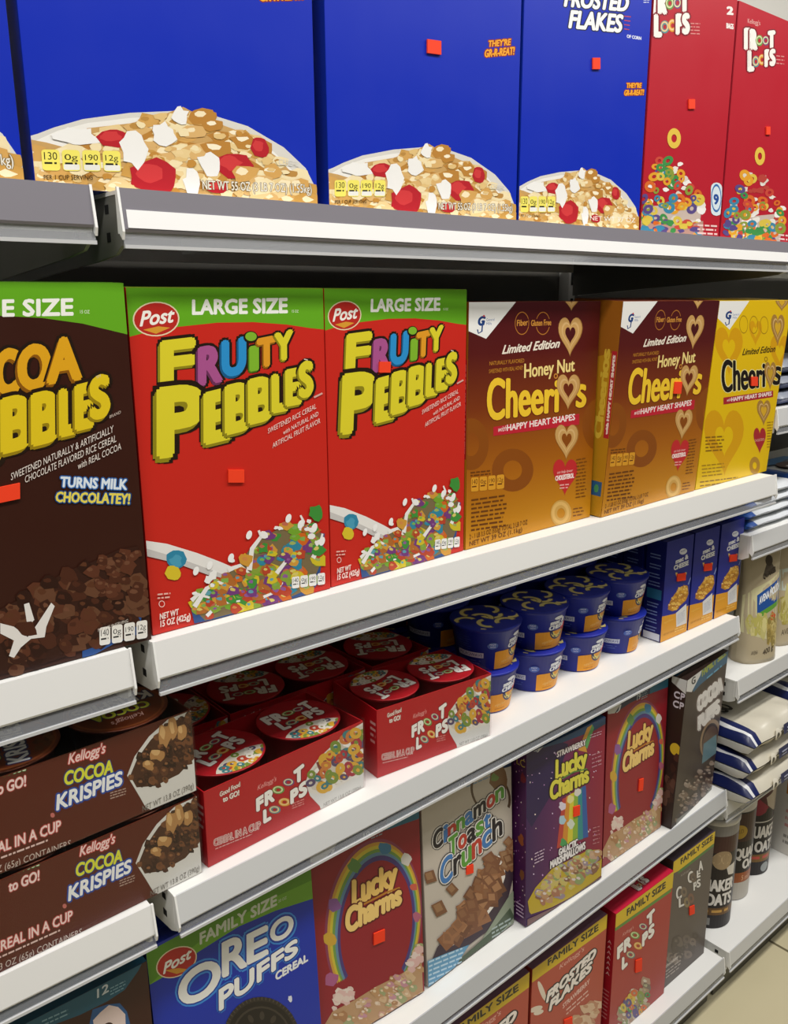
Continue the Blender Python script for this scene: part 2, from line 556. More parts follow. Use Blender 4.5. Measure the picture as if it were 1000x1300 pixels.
RX0, RX1 = 0.284, 1.366
Z1, Z2, Z3, Z4, Z5 = 1.425, 1.053, 0.7997, 0.462, 0.115
for z, nm in ((Z1, 'uppermost shelf of the left bay, under the cut-off blue box'), (Z2, 'left bay shelf holding the brown cereal box'),
              (Z3, 'left bay shelf holding the two stacked brown cup trays'), (Z4, 'left bay shelf under the brown family size box'), (Z5, 'lowest base shelf of the left bay')):
    shelf('white metal ' + nm, -0.80, 0.262, z, rail='#827f87' if z == Z1 else '#e9e9e8', rh=.033 if z == Z2 else .029, gh=.014 if z == Z2 else .012, plate='#6f6f69' if z == Z1 else '#dededa')  # topmost rails coloured grey to paint in a dark reflection
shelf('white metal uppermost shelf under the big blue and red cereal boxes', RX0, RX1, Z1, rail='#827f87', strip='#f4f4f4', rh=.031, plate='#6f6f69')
shelf('white metal shelf holding the red, brown and yellow cereal boxes', RX0, 1.395, Z2, rh=.033, gh=.014)
shelf('white metal shelf holding the red cup trays, blue pasta cups and blue pasta boxes', RX0, RX1, Z3, y1=0.385, rail='#d2d4d6', E_=0.0, y0=-0.0245, yaw=math.radians(1.6))
shelf('white metal shelf under the row from the blue cookie cereal to the dark chocolate cereal', RX0, RX1, Z4, y1=0.385, rail='#bcbfc4', E_=0.0, y0=-0.0275, yaw=math.radians(1.35), rh=.029, gh=.008)
shelf('white lowest base shelf under the yellow banded family size boxes', RX0, RX1, Z5, rail='#c2c4c6', E_=-0.03)
FX0, FX1 = 1.387, 2.45
FZ = [(Z1, 'far bay uppermost shelf beside the last red box'), (1.157, 'far bay shelf beside the yellow box, holding dark packets'), (0.942, 'far bay shelf holding the blue and white packets'),
      (0.670, 'far bay shelf holding the beige oat pouches'), (0.425, 'far bay shelf holding the stacked cream oat bags'), (Z5, 'far bay base shelf holding the dark oat canisters')]
for z, nm in FZ:
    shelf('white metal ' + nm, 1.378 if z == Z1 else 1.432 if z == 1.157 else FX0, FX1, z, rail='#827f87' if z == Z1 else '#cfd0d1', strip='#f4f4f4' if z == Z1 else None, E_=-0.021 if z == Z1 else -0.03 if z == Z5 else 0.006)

def upright(label, x):
    root = thing('upright_post', label, 'shelving post', (x, 0.43, 0))
    bm = bmesh.new()
    add_box(bm, (-0.010, -0.022, 0.0), (0.010, 0.02, 2.2), 0, 0.001)
    link('post', bm, [M('#b9b9b4', 'paint')], root)
    bm = bmesh.new()
    for k in range(40):
        add_box(bm, (-0.0035, -0.0235, 0.12 + k * 0.05), (0.0035, -0.0222, 0.145 + k * 0.05), 0)
    link('slot', bm, [M('#1e1e1d', 'matte')], root)['kind'] = 'stuff'
    bm = bmesh.new()
    add_box(bm, (-0.009, -0.43, 0.0), (0.009, -0.0225, 0.045), 0, 0.001)
    link('foot', bm, [M('#8d8d88', 'paint')], root)
upright('grey slotted shelving post between the brown and red cereal bays', 0.273)
upright('grey slotted shelving post between the yellow box and the far bay', 1.3765)
def bay(label, x0, x1):
    root = thing('bay_back', label, 'shelving back', (x0, 0.42, 0))
    bm = bmesh.new()
    add_box(bm, (0, 0.012, 0.1), (x1 - x0, 0.02, 1.44), 0)
    link('back_panel', bm, [M('#4c4a45', 'paint')], root)  # colour darkened to deepen the shade between shelves
    bm = bmesh.new()
    add_box(bm, (0, 0.012, 1.441), (x1 - x0, 0.02, 2.2), 0)
    link('upper_panel', bm, [M('#d3d1ca', 'paint')], root)
bay('grey metal back panel of the left bay', -0.80, 0.262)
bay('grey metal back panel of the middle bay', 0.284, 1.366)
bay('grey metal back panel of the far bay', 1.387, 2.45)

def kick(label, x0, x1):
    bm = bmesh.new()
    add_box(bm, (x0, -0.008, 0.001), (x1, -0.003, 0.0495), 0, 0.001)
    tag(link('kick_plate', bm, [M('#4f4d45', 'paint')]), label, 'kick plate')
kick('dark kick plate along the floor under the left bay', -0.80, 0.262)
kick('dark kick plate along the floor under the middle bay', 0.284, 1.366)
kick('dark kick plate along the floor under the far bay, by the floor tiles', 1.387, 2.45)

# ---------------------------------------------------------------- boxes
RED_STICKER = '#f4401c'
def sticker(root, A, cx, cy, w, h, y=-0.0019, tilt=0.0, label='orange red price sticker'):
    bm = bmesh.new()
    vs = []
    c = [(cx - w / 2, cy - h / 2 - tilt), (cx + w / 2, cy - h / 2 + tilt), (cx + w / 2, cy + h / 2 + tilt), (cx - w / 2, cy + h / 2 - tilt)]
    P = [A.m(*q) for q in c]
    a = [bm.verts.new((x, y, z)) for x, z in P]; b = [bm.verts.new((x, y + 0.0016, z)) for x, z in P]
    fs = [bm.faces.new(a[::-1]), bm.faces.new(b)] + [bm.faces.new((a[i], a[(i + 1) % 4], b[(i + 1) % 4], b[i])) for i in range(4)]
    bmesh.ops.recalc_face_normals(bm, faces=fs)
    o = link('price_sticker', bm, [M(RED_STICKER, 'matte')], root)
    o['label'] = label
    return o

def box(name, label, p0, p1, z, H, d, cf, cs, ct, draw=None, quad=None, crop=(0, 0, 1), left=None, right=None, top=None,
        lean=0.0, stick=(), flapc=None, group=None, cat='cereal box'):
    W = math.hypot(p1[0] - p0[0], p1[1] - p0[1]); rz = math.atan2(p1[1] - p0[1], p1[0] - p0[0])
    zz = z + 0.0004 + (d * math.sin(math.radians(-lean)) if lean < 0 else 0)
    root = thing(name, label, cat, (p0[0], p0[1], zz), rz, math.radians(lean), group)
    ms = MatSet(); bm = bmesh.new()
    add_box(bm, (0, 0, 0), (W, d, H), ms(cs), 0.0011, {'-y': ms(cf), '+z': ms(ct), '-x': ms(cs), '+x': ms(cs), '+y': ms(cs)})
    A = Art(W, H, quad, crop)
    if draw:
        draw(A); A.build(bm, ms, front())
    if left:
        B = Art(d, H); left(B); B.build(bm, ms, left_side(d))
    if right:
        B = Art(d, H); right(B); B.build(bm, ms, right_side(W, d))
    if top:
        B = Art(W, d); top(B); B.build(bm, ms, top_side(d, H))
    link('carton', bm, ms.l, root)
    if flapc:
        bm = bmesh.new()
        add_box(bm, (0.002, d * 0.30, H), (W - 0.002, d - 0.002, H + 0.0007), 0)
        link('top_flap', bm, [M(flapc)], root)
    for s_ in stick:
        sticker(root, A, *s_)
    return root

def facts(A, x, y, w, h, n, col='#f2e66a', ink='#1c1a12', sl=0.0, gap=0.12, first='130', white=None):
    cw = w / n
    for i in range(n):
        X = x + i * cw; Y = y + sl * i * cw
        A.rrect(X, Y, X + cw * (1 - gap), Y + h, col, sl=sl)
        if white and i:
            A.rrect(X + cw * .05, Y + h * .68, X + cw * (.95 - gap), Y + h * .95, white, sl=sl)
        t = first if i == 0 else ['', '0g', '190', '12g', '9g'][i]
        A.T(t, (X + cw * .12, Y + h * .48), (X + cw * (.88 - gap), Y + h * .48 + sl * cw * .7), h * (.36 if i == 0 else .28), c=ink)
        A.lines(X + cw * .12, Y + h * .6, X + cw * (.86 - gap), 1, 1, h * .09, ink, sl)

FLAKE = ['#d9b070', '#e6cb92', '#c9994c', '#f0dfb2', '#d3a35a', '#b98238']
def milk_bowl_flakes(A):
    A.poly([(40, 725), (75, 712), (120, 690), (200, 660), (330, 635), (450, 625), (560, 635), (660, 670), (760, 740), (820, 810), (850, 890), (860, 960), (30, 960)], '#d9d6cf')
    A.poly([(60, 740), (130, 700), (215, 672), (330, 652), (450, 642), (555, 655), (640, 690), (730, 755), (790, 830), (815, 900), (815, 960), (40, 960)], '#eeece6')
    reg = [(45, 730), (95, 740), (160, 760), (210, 690), (330, 670), (420, 640), (480, 610), (545, 650), (640, 690), (735, 770), (790, 840), (830, 900), (835, 945), (45, 945)]
    A.poly(reg, '#c9a062')
    A.scatter(reg, 150, 36, FLAKE, seed=5, asp=.85, hi=['#f4e4bd', '#e9cf98', '#f7edd0', '#b98a44'])
    A.scatter(reg, 90, 14, ['#f0dfb2', '#c08a3c', '#e0bf80'], seed=25)
    for x, y, rx, ry, q in ((280, 722, 48, 30, 1), (385, 850, 68, 62, 2), (610, 805, 55, 45, 3), (690, 742, 26, 34, 4), (560, 880, 30, 22, 5)):
        A.blob(x, y, rx, ry, '#b5202b', q, n=14, jit=.12); A.blob(x - rx * .15, y - ry * .2, rx * .6, ry * .55, '#cf3a3c', q + 20, n=12, jit=.2)
    for x, y, rx, ry, q in ((185, 720, 58, 30, 6), (335, 755, 42, 60, 7), (420, 700, 38, 36, 8), (545, 800, 30, 48, 9), (490, 870, 26, 46, 10), (470, 640, 22, 26, 11)):
        A.blob(x, y, rx, ry, '#f0efec', q, n=13, jit=.3)
    A.scatter([(45, 860), (300, 880), (330, 945), (45, 945)], 14, 30, FLAKE, seed=9, hi=['#f4e4bd'])
    A.scatter([(640, 830), (800, 850), (830, 930), (650, 930)], 12, 34, FLAKE, seed=12, hi=['#f4e4bd'])

def draw_frosted(A, gr=True):
    A.all('#0729b2')
    if gr:
        A.T("THEY'RE", (732, 200), (825, 192), 26, c='#f2a62c', fat=1.2, out=[(5, '#8a2a10')], skew=.1)
        A.T('GR-R-REAT!', (716, 244), (840, 232), 32, c='#f2a62c', fat=1.4, out=[(5, '#8a2a10')], skew=.1)
    milk_bowl_flakes(A)
    facts(A, 80, 764, 222, 70, 4, white='#e9e9e2')
    A.T('PER 1 CUP SERVING', (82, 865), (215, 862), 16, c='#3a2a12')
    A.T('CEREAL', (742, 800), (800, 804), 20, c='#d9d6cf')
    A.T('NET WT 55 OZ (3 LB 7 OZ) (1.55kg)', (520, 888), (832, 896), 30, c='#efece2', out=[(1.6, '#8d7a55')])

CK2 = (400, 0, 3.333)
QF2 = [(404.1, -307.6), (666.8, -181.6), (654.4, 284.5), (417.4, 266.2)]
def draw_frosted_title(A):
    A.all('#0729b2')
    A.T('FROSTED', (212, 22), (432, 40), 54, c='#f4f4f2', fat=3, out=[(7, '#0a1440')], skew=.16)
    A.T('FLAKES', (228, 98), (410, 114), 60, c='#f4f4f2', fat=3, out=[(7, '#0a1440')], skew=.16)
    A.T('OF CORN', (432, 134), (482, 142), 11, c='#dfe4f5', fat=.6)
    for k in range(4): A.line([(422, 58 + k * 15), (446 - k * 2, 61 + k * 15)], 3, '#c8432a')
    A.T("THEY'RE", (430, 311), (482, 311), 17, c='#f2a62c', fat=1, out=[(3, '#8a2a10')], skew=.1)
    A.T('GR-R-REAT!', (422, 338), (490, 336), 19, c='#f2a62c', fat=1, out=[(3, '#8a2a10')], skew=.1)
    A.lines(490, 0, 512, 2, 8, 3, '#d7dcf0')
    A.pre = lambda x, y: (42 + (x - 45) * 0.541, 598 + (y - 625) * 0.66 + (x - 45) * .012)
    milk_bowl_flakes(A)
    A.pre = None
    facts(A, 55, 694, 126, 56, 4, white='#e9e9e2')
    A.T('PER 1 CUP SERVING', (56, 766), (124, 768), 9, c='#3a2a12')
    A.T('NET WT 37 OZ', (300, 778), (460, 786), 16, c='#efece2')

YEL, LOOPS = '#e8c83a', ['#3f8f4a', '#c94a3a', '#e2a02e', '#5a4a86', '#3c86a8', '#d86a2a', '#8a9a3c', '#d9c04a']
def fruit_bowl(A, x0, x1, y0, y1, n=70, z=24, seed=4):
    w, h = x1 - x0, y1 - y0
    A.poly([(x0 + .05 * w, y0 + .62 * h), (x1 - .03 * w, y0 + .55 * h), (x1 - .1 * w, y1), (x0 + .12 * w, y1)], '#c9b7ac')
    reg = [(x0 + .28 * w, y0), (x0 + .6 * w, y0 + .02 * h), (x0 + .75 * w, y0 + .25 * h), (x1, y0 + .5 * h), (x1 - .1 * w, y0 + .85 * h), (x1 - .2 * w, y1), (x0 + .15 * w, y1), (x0, y0 + .6 * h)]
    A.scatter(reg, int(n * .5), z * .8, ['#e8e4dc', '#d9d3c8', '#b8433a', '#f1eeea'], seed=seed + 3)
    A.scatter(reg, n, z, LOOPS, kind='ring', seed=seed)

def loops_logo(A, F, c1='#f2efe8'):
    """FROOT / LOOPS with coloured rings for the o's. F maps unit coords (u right, v down; 0..1) to drawing coords"""
    def L(t, u0, v0, u1, v1, h):
        p0, p1 = F(u0, v0), F(u1, v1); hh = abs(F(u0, v0)[1] - F(u0, v0 - h)[1])
        A.T(t, p0, p1, hh, c=c1, fat=hh * .085, out=[(hh * .16, '#7c1020')])
    def O(u, v, r, col):
        c = F(u, v); rx = abs(F(u + r, v)[0] - c[0]); ry = abs(F(u, v + r * 1.1)[1] - c[1])
        A.ring(c[0], c[1], rx, ry, .62, col, n=20); A.ring(c[0] - rx * .06, c[1] - ry * .06, rx * .82, ry * .82, .3, '#d9d9a8' if col[1] in '56' else '#e8c890', n=16)
    L('F', .00, .49, .15, .49, .45); L('R', .19, .49, .37, .49, .45)
    O(.50, .27, .13, '#5f9a4a'); O(.72, .25, .12, '#6a4b7e')
    L('T', .82, .43, 1.0, .40, .44)
    L('L', .07, 1.0, .21, 1.0, .45)
    O(.34, .80, .13, '#4f8f94'); O(.56, .76, .13, '#e0a02c')
    L('P', .68, .93, .82, .92, .42); L('S', .86, .92, 1.0, .90, .42)

def quadmap(a, b, c, d):
    return lambda u, v: tuple(a[i] * (1 - u) * (1 - v) + b[i] * u * (1 - v) + c[i] * u * v + d[i] * (1 - u) * v for i in (0, 1))

CK3 = (640, 0, 2.778)
def draw_loops_tall(A):
    A.all('#b61d2e')
    A.T("Kellogg's", (545, -55), (600, -50), 14, c='#e8cfc8')
    loops_logo(A, quadmap((520, -42), (642, -30), (648, 128), (522, 122)))
    A.lines(655, 78, 690, 4, 12, 4, '#d98a86', .05)
    A.T('2', (784, 48), (804, 50), 26, c='#f0e6e2', fat=2.5)
    A.T('BAGS', (782, 98), (806, 102), 18, c='#f0e6e2', fat=1)
    fruit_bowl(A, 480, 705, 560, 835, 75, 17)
    A.ring(597, 488, 24, 36, .6, '#e3c04c'); 
    A.poly([(480, 760), (520, 790), (640, 800), (700, 780), (700, 830), (480, 825)], '#b98f82')
    A.scatter([(485, 765), (690, 790), (690, 835), (485, 822)], 30, 13, LOOPS, seed=31)
    A.rrect(727, 645, 766, 762, '#d7e6ee', 18); A.ring(746, 700, 18, 50, .16, '#3b6fb0'); A.T('9', (738, 720), (753, 722), 34, c='#274f9a', fat=2)
    A.lines(680, 792, 752, 3, 14, 6, '#e8c8c4', .06)

def draw_loops_last(A):
    A.all('#b61d2e')
    A.T("Kellogg's", (858, 82), (902, 90), 16, c='#e0b6b0')
    loops_logo(A, quadmap((845, 96), (950, 118), (952, 240), (855, 250)))
    A.lines(958, 196, 990, 3, 13, 4, '#d98a86', .1)
    fruit_bowl(A, 780, 990, 610, 870, 70, 17, seed=8)
    A.ring(900, 552, 18, 32, .6, '#e3c04c')
    A.scatter([(780, 790), (960, 830), (960, 870), (780, 845)], 26, 13, LOOPS, seed=33)
    A.lines(965, 826, 1000, 3, 14, 6, '#e8c8c4', .1)

BLUE = '#0729b2'
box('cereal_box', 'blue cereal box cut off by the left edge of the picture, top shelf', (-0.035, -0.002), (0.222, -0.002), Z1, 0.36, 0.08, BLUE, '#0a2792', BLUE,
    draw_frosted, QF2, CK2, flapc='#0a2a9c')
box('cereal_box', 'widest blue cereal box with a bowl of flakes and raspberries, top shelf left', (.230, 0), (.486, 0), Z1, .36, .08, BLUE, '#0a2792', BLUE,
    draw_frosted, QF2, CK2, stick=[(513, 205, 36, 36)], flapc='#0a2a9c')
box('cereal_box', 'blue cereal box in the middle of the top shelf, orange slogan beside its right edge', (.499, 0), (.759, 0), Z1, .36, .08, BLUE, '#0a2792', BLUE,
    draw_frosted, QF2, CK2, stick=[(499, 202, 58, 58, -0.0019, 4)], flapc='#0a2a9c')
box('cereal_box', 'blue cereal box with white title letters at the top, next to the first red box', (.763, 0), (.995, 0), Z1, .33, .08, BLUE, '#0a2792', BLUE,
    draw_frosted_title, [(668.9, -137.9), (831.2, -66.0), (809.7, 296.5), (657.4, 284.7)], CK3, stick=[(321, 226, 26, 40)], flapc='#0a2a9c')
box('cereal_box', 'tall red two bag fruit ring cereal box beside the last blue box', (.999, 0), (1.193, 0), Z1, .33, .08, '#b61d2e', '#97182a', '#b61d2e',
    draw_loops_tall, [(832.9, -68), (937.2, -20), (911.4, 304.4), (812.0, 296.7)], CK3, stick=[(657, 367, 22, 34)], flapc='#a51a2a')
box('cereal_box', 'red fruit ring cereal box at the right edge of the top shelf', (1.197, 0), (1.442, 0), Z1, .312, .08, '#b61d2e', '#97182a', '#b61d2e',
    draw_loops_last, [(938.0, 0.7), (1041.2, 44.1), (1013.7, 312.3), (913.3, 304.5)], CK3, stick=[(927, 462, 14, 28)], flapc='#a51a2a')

# second shelf ------------------------------------------------------------------------------------------------
GREEN = '#63a81f'
def post_badge(A, cx, cy, rx, ry, rot=0):
    A.ell(cx, cy, rx, ry, '#e6d7b4', rot); A.ell(cx, cy, rx * .94, ry * .93, '#b92a22', rot)
    A.poly([(cx - rx * .55, cy + ry * .62), (cx + rx * .1, cy + ry * .42), (cx + rx * .6, cy + ry * .5), (cx, cy + ry * .85)], '#d99a32')
    c, d = math.cos(math.radians(rot)), math.sin(math.radians(rot))
    A.T('Post', (cx - rx * .68 * c, cy + ry * .36 - rx * .68 * d), (cx + rx * .7 * c, cy + ry * .22 + rx * .7 * d), ry * .86, c='#f4f1ea', fat=ry * .03, skew=.22)

def stone(A, t, x0, x1, yb, slope, h, c, dark, h1=None):
    A.T(t, (x0, yb), (x1, yb + slope * (x1 - x0)), h, h1, c=c, fat=h * .07, sh=(-h * .05, h * .07, dark), out=[(h * .15, '#23160c')])

def draw_fruity(A):
    A.all('#c8281d')
    A.poly([(20, 40), (700, 40), (700, 208), (640, 202), (560, 190), (450, 182), (330, 184), (200, 198), (100, 215), (20, 236)], GREEN)
    A.T('LARGE SIZE', (248, 156), (562, 150), 48, c='#f3f4ee', fat=2.6)
    A.T('15 OZ', (578, 150), (600, 150), 9, c='#e9efdb')
    post_badge(A, 126, 172, 78, 58, -3)
    for t, x0, x1, yb, sl, h, c, dk in (('F', 148, 248, 392, -.12, 142, '#ddd02e', '#8f8418'), ('R', 272, 340, 388, -.2, 118, '#a9538f', '#6b2f5a'), ('U', 350, 418, 360, -.2, 112, '#2b8fd0', '#175a8a'),
                                       ('I', 440, 462, 342, -.2, 76, '#7fb52e', '#4a7416'), ('T', 466, 520, 330, -.2, 90, '#e09a26', '#94600f'), ('Y', 524, 576, 310, -.25, 88, '#ddd02e', '#8f8418')):
        stone(A, t, x0, x1, yb, sl, h, c, dk)
    A.ell(440, 232, 24, 20, '#23160c'); A.ell(441, 230, 19, 15, '#7fb52e')
    for t, x0, x1, yb, sl, h in (('P', 140, 276, 622, -.12, 214), ('E', 292, 368, 580, -.25, 158), ('B', 362, 440, 548, -.25, 150), ('B', 438, 510, 515, -.25, 138),
                                 ('L', 515, 556, 478, -.2, 118), ('E', 560, 600, 456, -.2, 112), ('S', 604, 640, 430, -.3, 108)):
        stone(A, t, x0, x1, yb, sl, h, '#ddd02e', '#8f8418')
    A.line([(616, 305), (628, 308)], 3, '#e8d8d0'); A.line([(648, 432), (676, 418)], 6, '#d9a9a0')
    A.T('SWEETENED RICE CEREAL', (495, 552), (655, 468), 17, c='#f0dcd4'); A.T('with NATURAL AND', (545, 556), (662, 492), 15, c='#f0dcd4'); A.T('ARTIFICIAL FRUIT FLAVOR', (510, 600), (668, 516), 17, c='#f0dcd4')
    A.poly([(90, 905), (160, 915), (260, 945), (340, 975), (420, 1010), (410, 1045), (300, 1015), (190, 975), (90, 955)], '#e9e7e4')
    A.poly([(90, 930), (200, 962), (320, 1005), (400, 1035), (300, 1018), (190, 978), (90, 955)], '#c9c6c4')
    A.blob(190, 965, 34, 32, '#2f86a8', 3, n=14, jit=.08); A.blob(180, 1010, 26, 24, '#d8c02e', 4, n=14, jit=.1); A.blob(190, 972, 20, 18, '#4a9cba', 5)
    A.poly([(235, 1110), (330, 1040), (440, 960), (600, 870), (680, 880), (660, 1040), (620, 1085), (420, 1140), (250, 1175)], '#2f4f86')
    r = random.Random(3)
    pile = [(262, 1085), (330, 1035), (400, 980), (440, 920), (500, 880), (560, 850), (640, 850), (668, 880), (665, 980), (630, 1060), (500, 1115), (380, 1140), (285, 1165), (250, 1130)]
    A.poly(pile, '#7a6a4a')
    FR = ['#3f8f3a', '#cf661f', '#d0bd2a', '#743a7c', '#2f86a0', '#b8442a', '#74a52e', '#d0983a', '#b06a2e', '#86a03a']
    FH = ['#7fae52', '#cf8a48', '#d6c66a', '#8f5a96', '#5fa0b0', '#c06a50', '#a0b060']
    A.scatter(pile, 100, 22, FR, seed=6, hi=FH)
    for pts, w in (([(250, 1120), (290, 1060), (330, 1040), (380, 1060)], 16), ([(430, 1000), (440, 930), (470, 890), (462, 870)], 18), ([(520, 1010), (560, 960), (570, 930)], 14), ([(600, 870), (610, 840), (600, 820)], 13),
                   ([(640, 960), (662, 920), (672, 880)], 15), ([(360, 1000), (400, 985), (430, 1010)], 16), ([(290, 1150), (330, 1110), (400, 1100)], 12), ([(240, 1100), (262, 1080), (300, 1090)], 15), ([(470, 1090), (520, 1070), (540, 1040)], 10)):
        A.line(pts, w, '#eceae7', w * .45)
    A.scatter(pile, 46, 19, FR, seed=16, hi=FH)
    A.scatter([(240, 1090), (300, 1020), (420, 930), (520, 850), (640, 820), (675, 900), (660, 920), (600, 850), (460, 900), (330, 1030), (260, 1100)], 16, 11, ['#f0efed'], seed=21)
    for x, y in ((600, 850), (645, 860), (670, 905), (430, 885), (300, 985), (255, 1003), (370, 960), (560, 830)): A.ell(x, y, 9, 15, '#f4f3f2', 20)
    A.blob(650, 812, 22, 24, '#3f8f3a', 4)
    facts(A, 570, 1022, 112, 38, 4, '#f1f0ec', '#2a2a2a', -.14, first='140')
    A.lines(128, 1078, 172, 2, 12, 5, '#e8b8ac', -.1); A.ring(142, 1111, 10, 11, .2, '#f0d8d0')
    A.T('NET WT', (136, 1162), (197, 1145), 19, c='#f0dcd4', fat=.8); A.T('15 OZ (425g)', (138, 1186), (236, 1160), 20, c='#f0dcd4', fat=.8)
CK5 = (150, 340, 2.6)
QFR = [(158.9, 364.7), (412.5, 366.3), (419.0, 747.5), (193.9, 807.8)]

def draw_cocoa(A):
    A.all('#37180f')
    A.poly([(-600, 40), (400, 50), (385, 205), (250, 172), (130, 155), (0, 148), (-300, 160), (-600, 240)], GREEN)
    A.T('LARGE SIZE', (-190, 152), (222, 146), 48, c='#f3f4ee', fat=2.6)
    A.T('15 OZ', (244, 142), (272, 142), 10, c='#e9efdb')
    O, OD, Y, YD = '#d98f1c', '#8a560c', '#e0c41e', '#98800e'
    for t, x0, x1, yb, sl, h in (('C', -150, -90, 400, -.15, 130), ('O', -85, -10, 392, -.15, 130), ('C', -5, 55, 380, -.15, 124), ('O', 64, 150, 366, -.15, 122), ('A', 150, 240, 345, -.15, 122)):
        stone(A, t, x0, x1, yb, sl, h, '#dfa41c', OD)
    for t, x0, x1, yb, sl, h in (('P', -260, -180, 660, -.25, 190), ('E', -160, -70, 625, -.25, 180), ('B', -60, 5, 590, -.25, 175), ('B', 14, 92, 548, -.25, 150), ('B', 104, 174, 526, -.25, 142), ('L', 186, 226, 500, -.25, 130), ('E', 232, 272, 482, -.25, 124), ('S', 276, 322, 452, -.3, 116)):
        stone(A, t, x0, x1, yb, sl, h, Y, YD)
    A.T('TM', (288, 335), (302, 330), 8, c='#cbb9ae'); A.T('BRAND', (327, 452), (360, 437), 9, c='#cbb9ae')
    A.T('SWEETENED NATURALLY & ARTIFICIALLY', (35, 634), (338, 492), 21, c='#e6dcd4'); A.T('CHOCOLATE FLAVORED RICE CEREAL', (76, 642), (346, 520), 21, c='#e6dcd4'); A.T('with REAL COCOA', (232, 602), (360, 542), 20, c='#e6dcd4')
    A.T('TURNS MILK', (180, 652), (374, 660), 29, c='#dfeaf4', fat=1.6, out=[(5, '#2f63a8')], skew=.1)
    A.T('CHOCOLATEY!', (166, 696), (382, 702), 29, c='#e8d85a', fat=1.6, out=[(5, '#1d4a86')], skew=.1)
    A.poly([(395, 950), (420, 1000), (405, 1080), (330, 1110), (240, 1160), (240, 1110), (380, 1060)], '#29508f')
    reg = [(-330, 1190), (-150, 1100), (0, 1010), (100, 960), (190, 900), (270, 872), (350, 835), (405, 825), (415, 900), (425, 1000), (380, 1070), (270, 1120), (120, 1170), (0, 1200), (-300, 1330)]
    A.poly(reg, '#351a12')
    A.scatter(reg, 130, 24, ['#4a2618', '#3a1c12', '#5a3120', '#2e150d', '#64402c'], seed=8, hi=['#6d4632', '#59331f', '#4a2618'])
    A.poly([(0, 1050), (40, 1060), (80, 1090), (110, 1050), (150, 990), (160, 1000), (135, 1060), (130, 1090), (90, 1095), (60, 1120), (40, 1150), (25, 1145), (40, 1100), (0, 1080)], '#e6e2de')
    A.poly([(70, 995), (85, 990), (100, 1040), (80, 1060)], '#e6e2de'); A.blob(80, 1068, 30, 22, '#4a2618', 6)
    A.scatter([(260, 880), (410, 830), (415, 960), (300, 980)], 26, 18, ['#4a2618', '#5a3120'], seed=18, hi=['#6d4632'])
    facts(A, 290, 1062, 144, 52, 4, '#efece6', '#2a2a2a', -.17, first='140')
    A.T('PER 1 CUP SERVING', (286, 1074), (374, 1045), 9, c='#d8cfc6')

HG = ['HN']
def g_logo(A, x, y, h, sl=0.0):
    A.T('G', (x, y + h * .3), (x + h * .42, y + h * .3), h * .62, c='#21417f', skew=.2, fat=h * .05)
    A.line([(x + h * .36, y), (x + h * .30, y + h * .75), (x + h * .05, y + h * .9), (x - h * .02, y + h * .62)], h * .1, '#21417f')
    A.ell(x + h * .44, y - h * .36, h * .07, h * .07, '#c8343a')
    A.T('General', (x + h * .62, y + h * .02), (x + h * 1.2, y - h * .02), h * .2, c='#6d83b4'); A.T('Mills', (x + h * .62, y + h * .3), (x + h * 1.0, y + h * .27), h * .2, c='#6d83b4')

TAN = '#c99d5e'
def oat_heart(A, cx, cy, w, h, hole, tan=TAN):
    A.heart(cx, cy, w, h, '#a87a3f'); A.heart(cx - w * .01, cy - h * .015, w * .95, h * .95, tan); A.heart(cx, cy - h * .03, w * .72, h * .70, '#d9b379'); A.heart(cx, cy - h * .03, w * .62, h * .60, tan)
    A.heart(cx, cy - h * .04, w * .42, h * .42, hole)

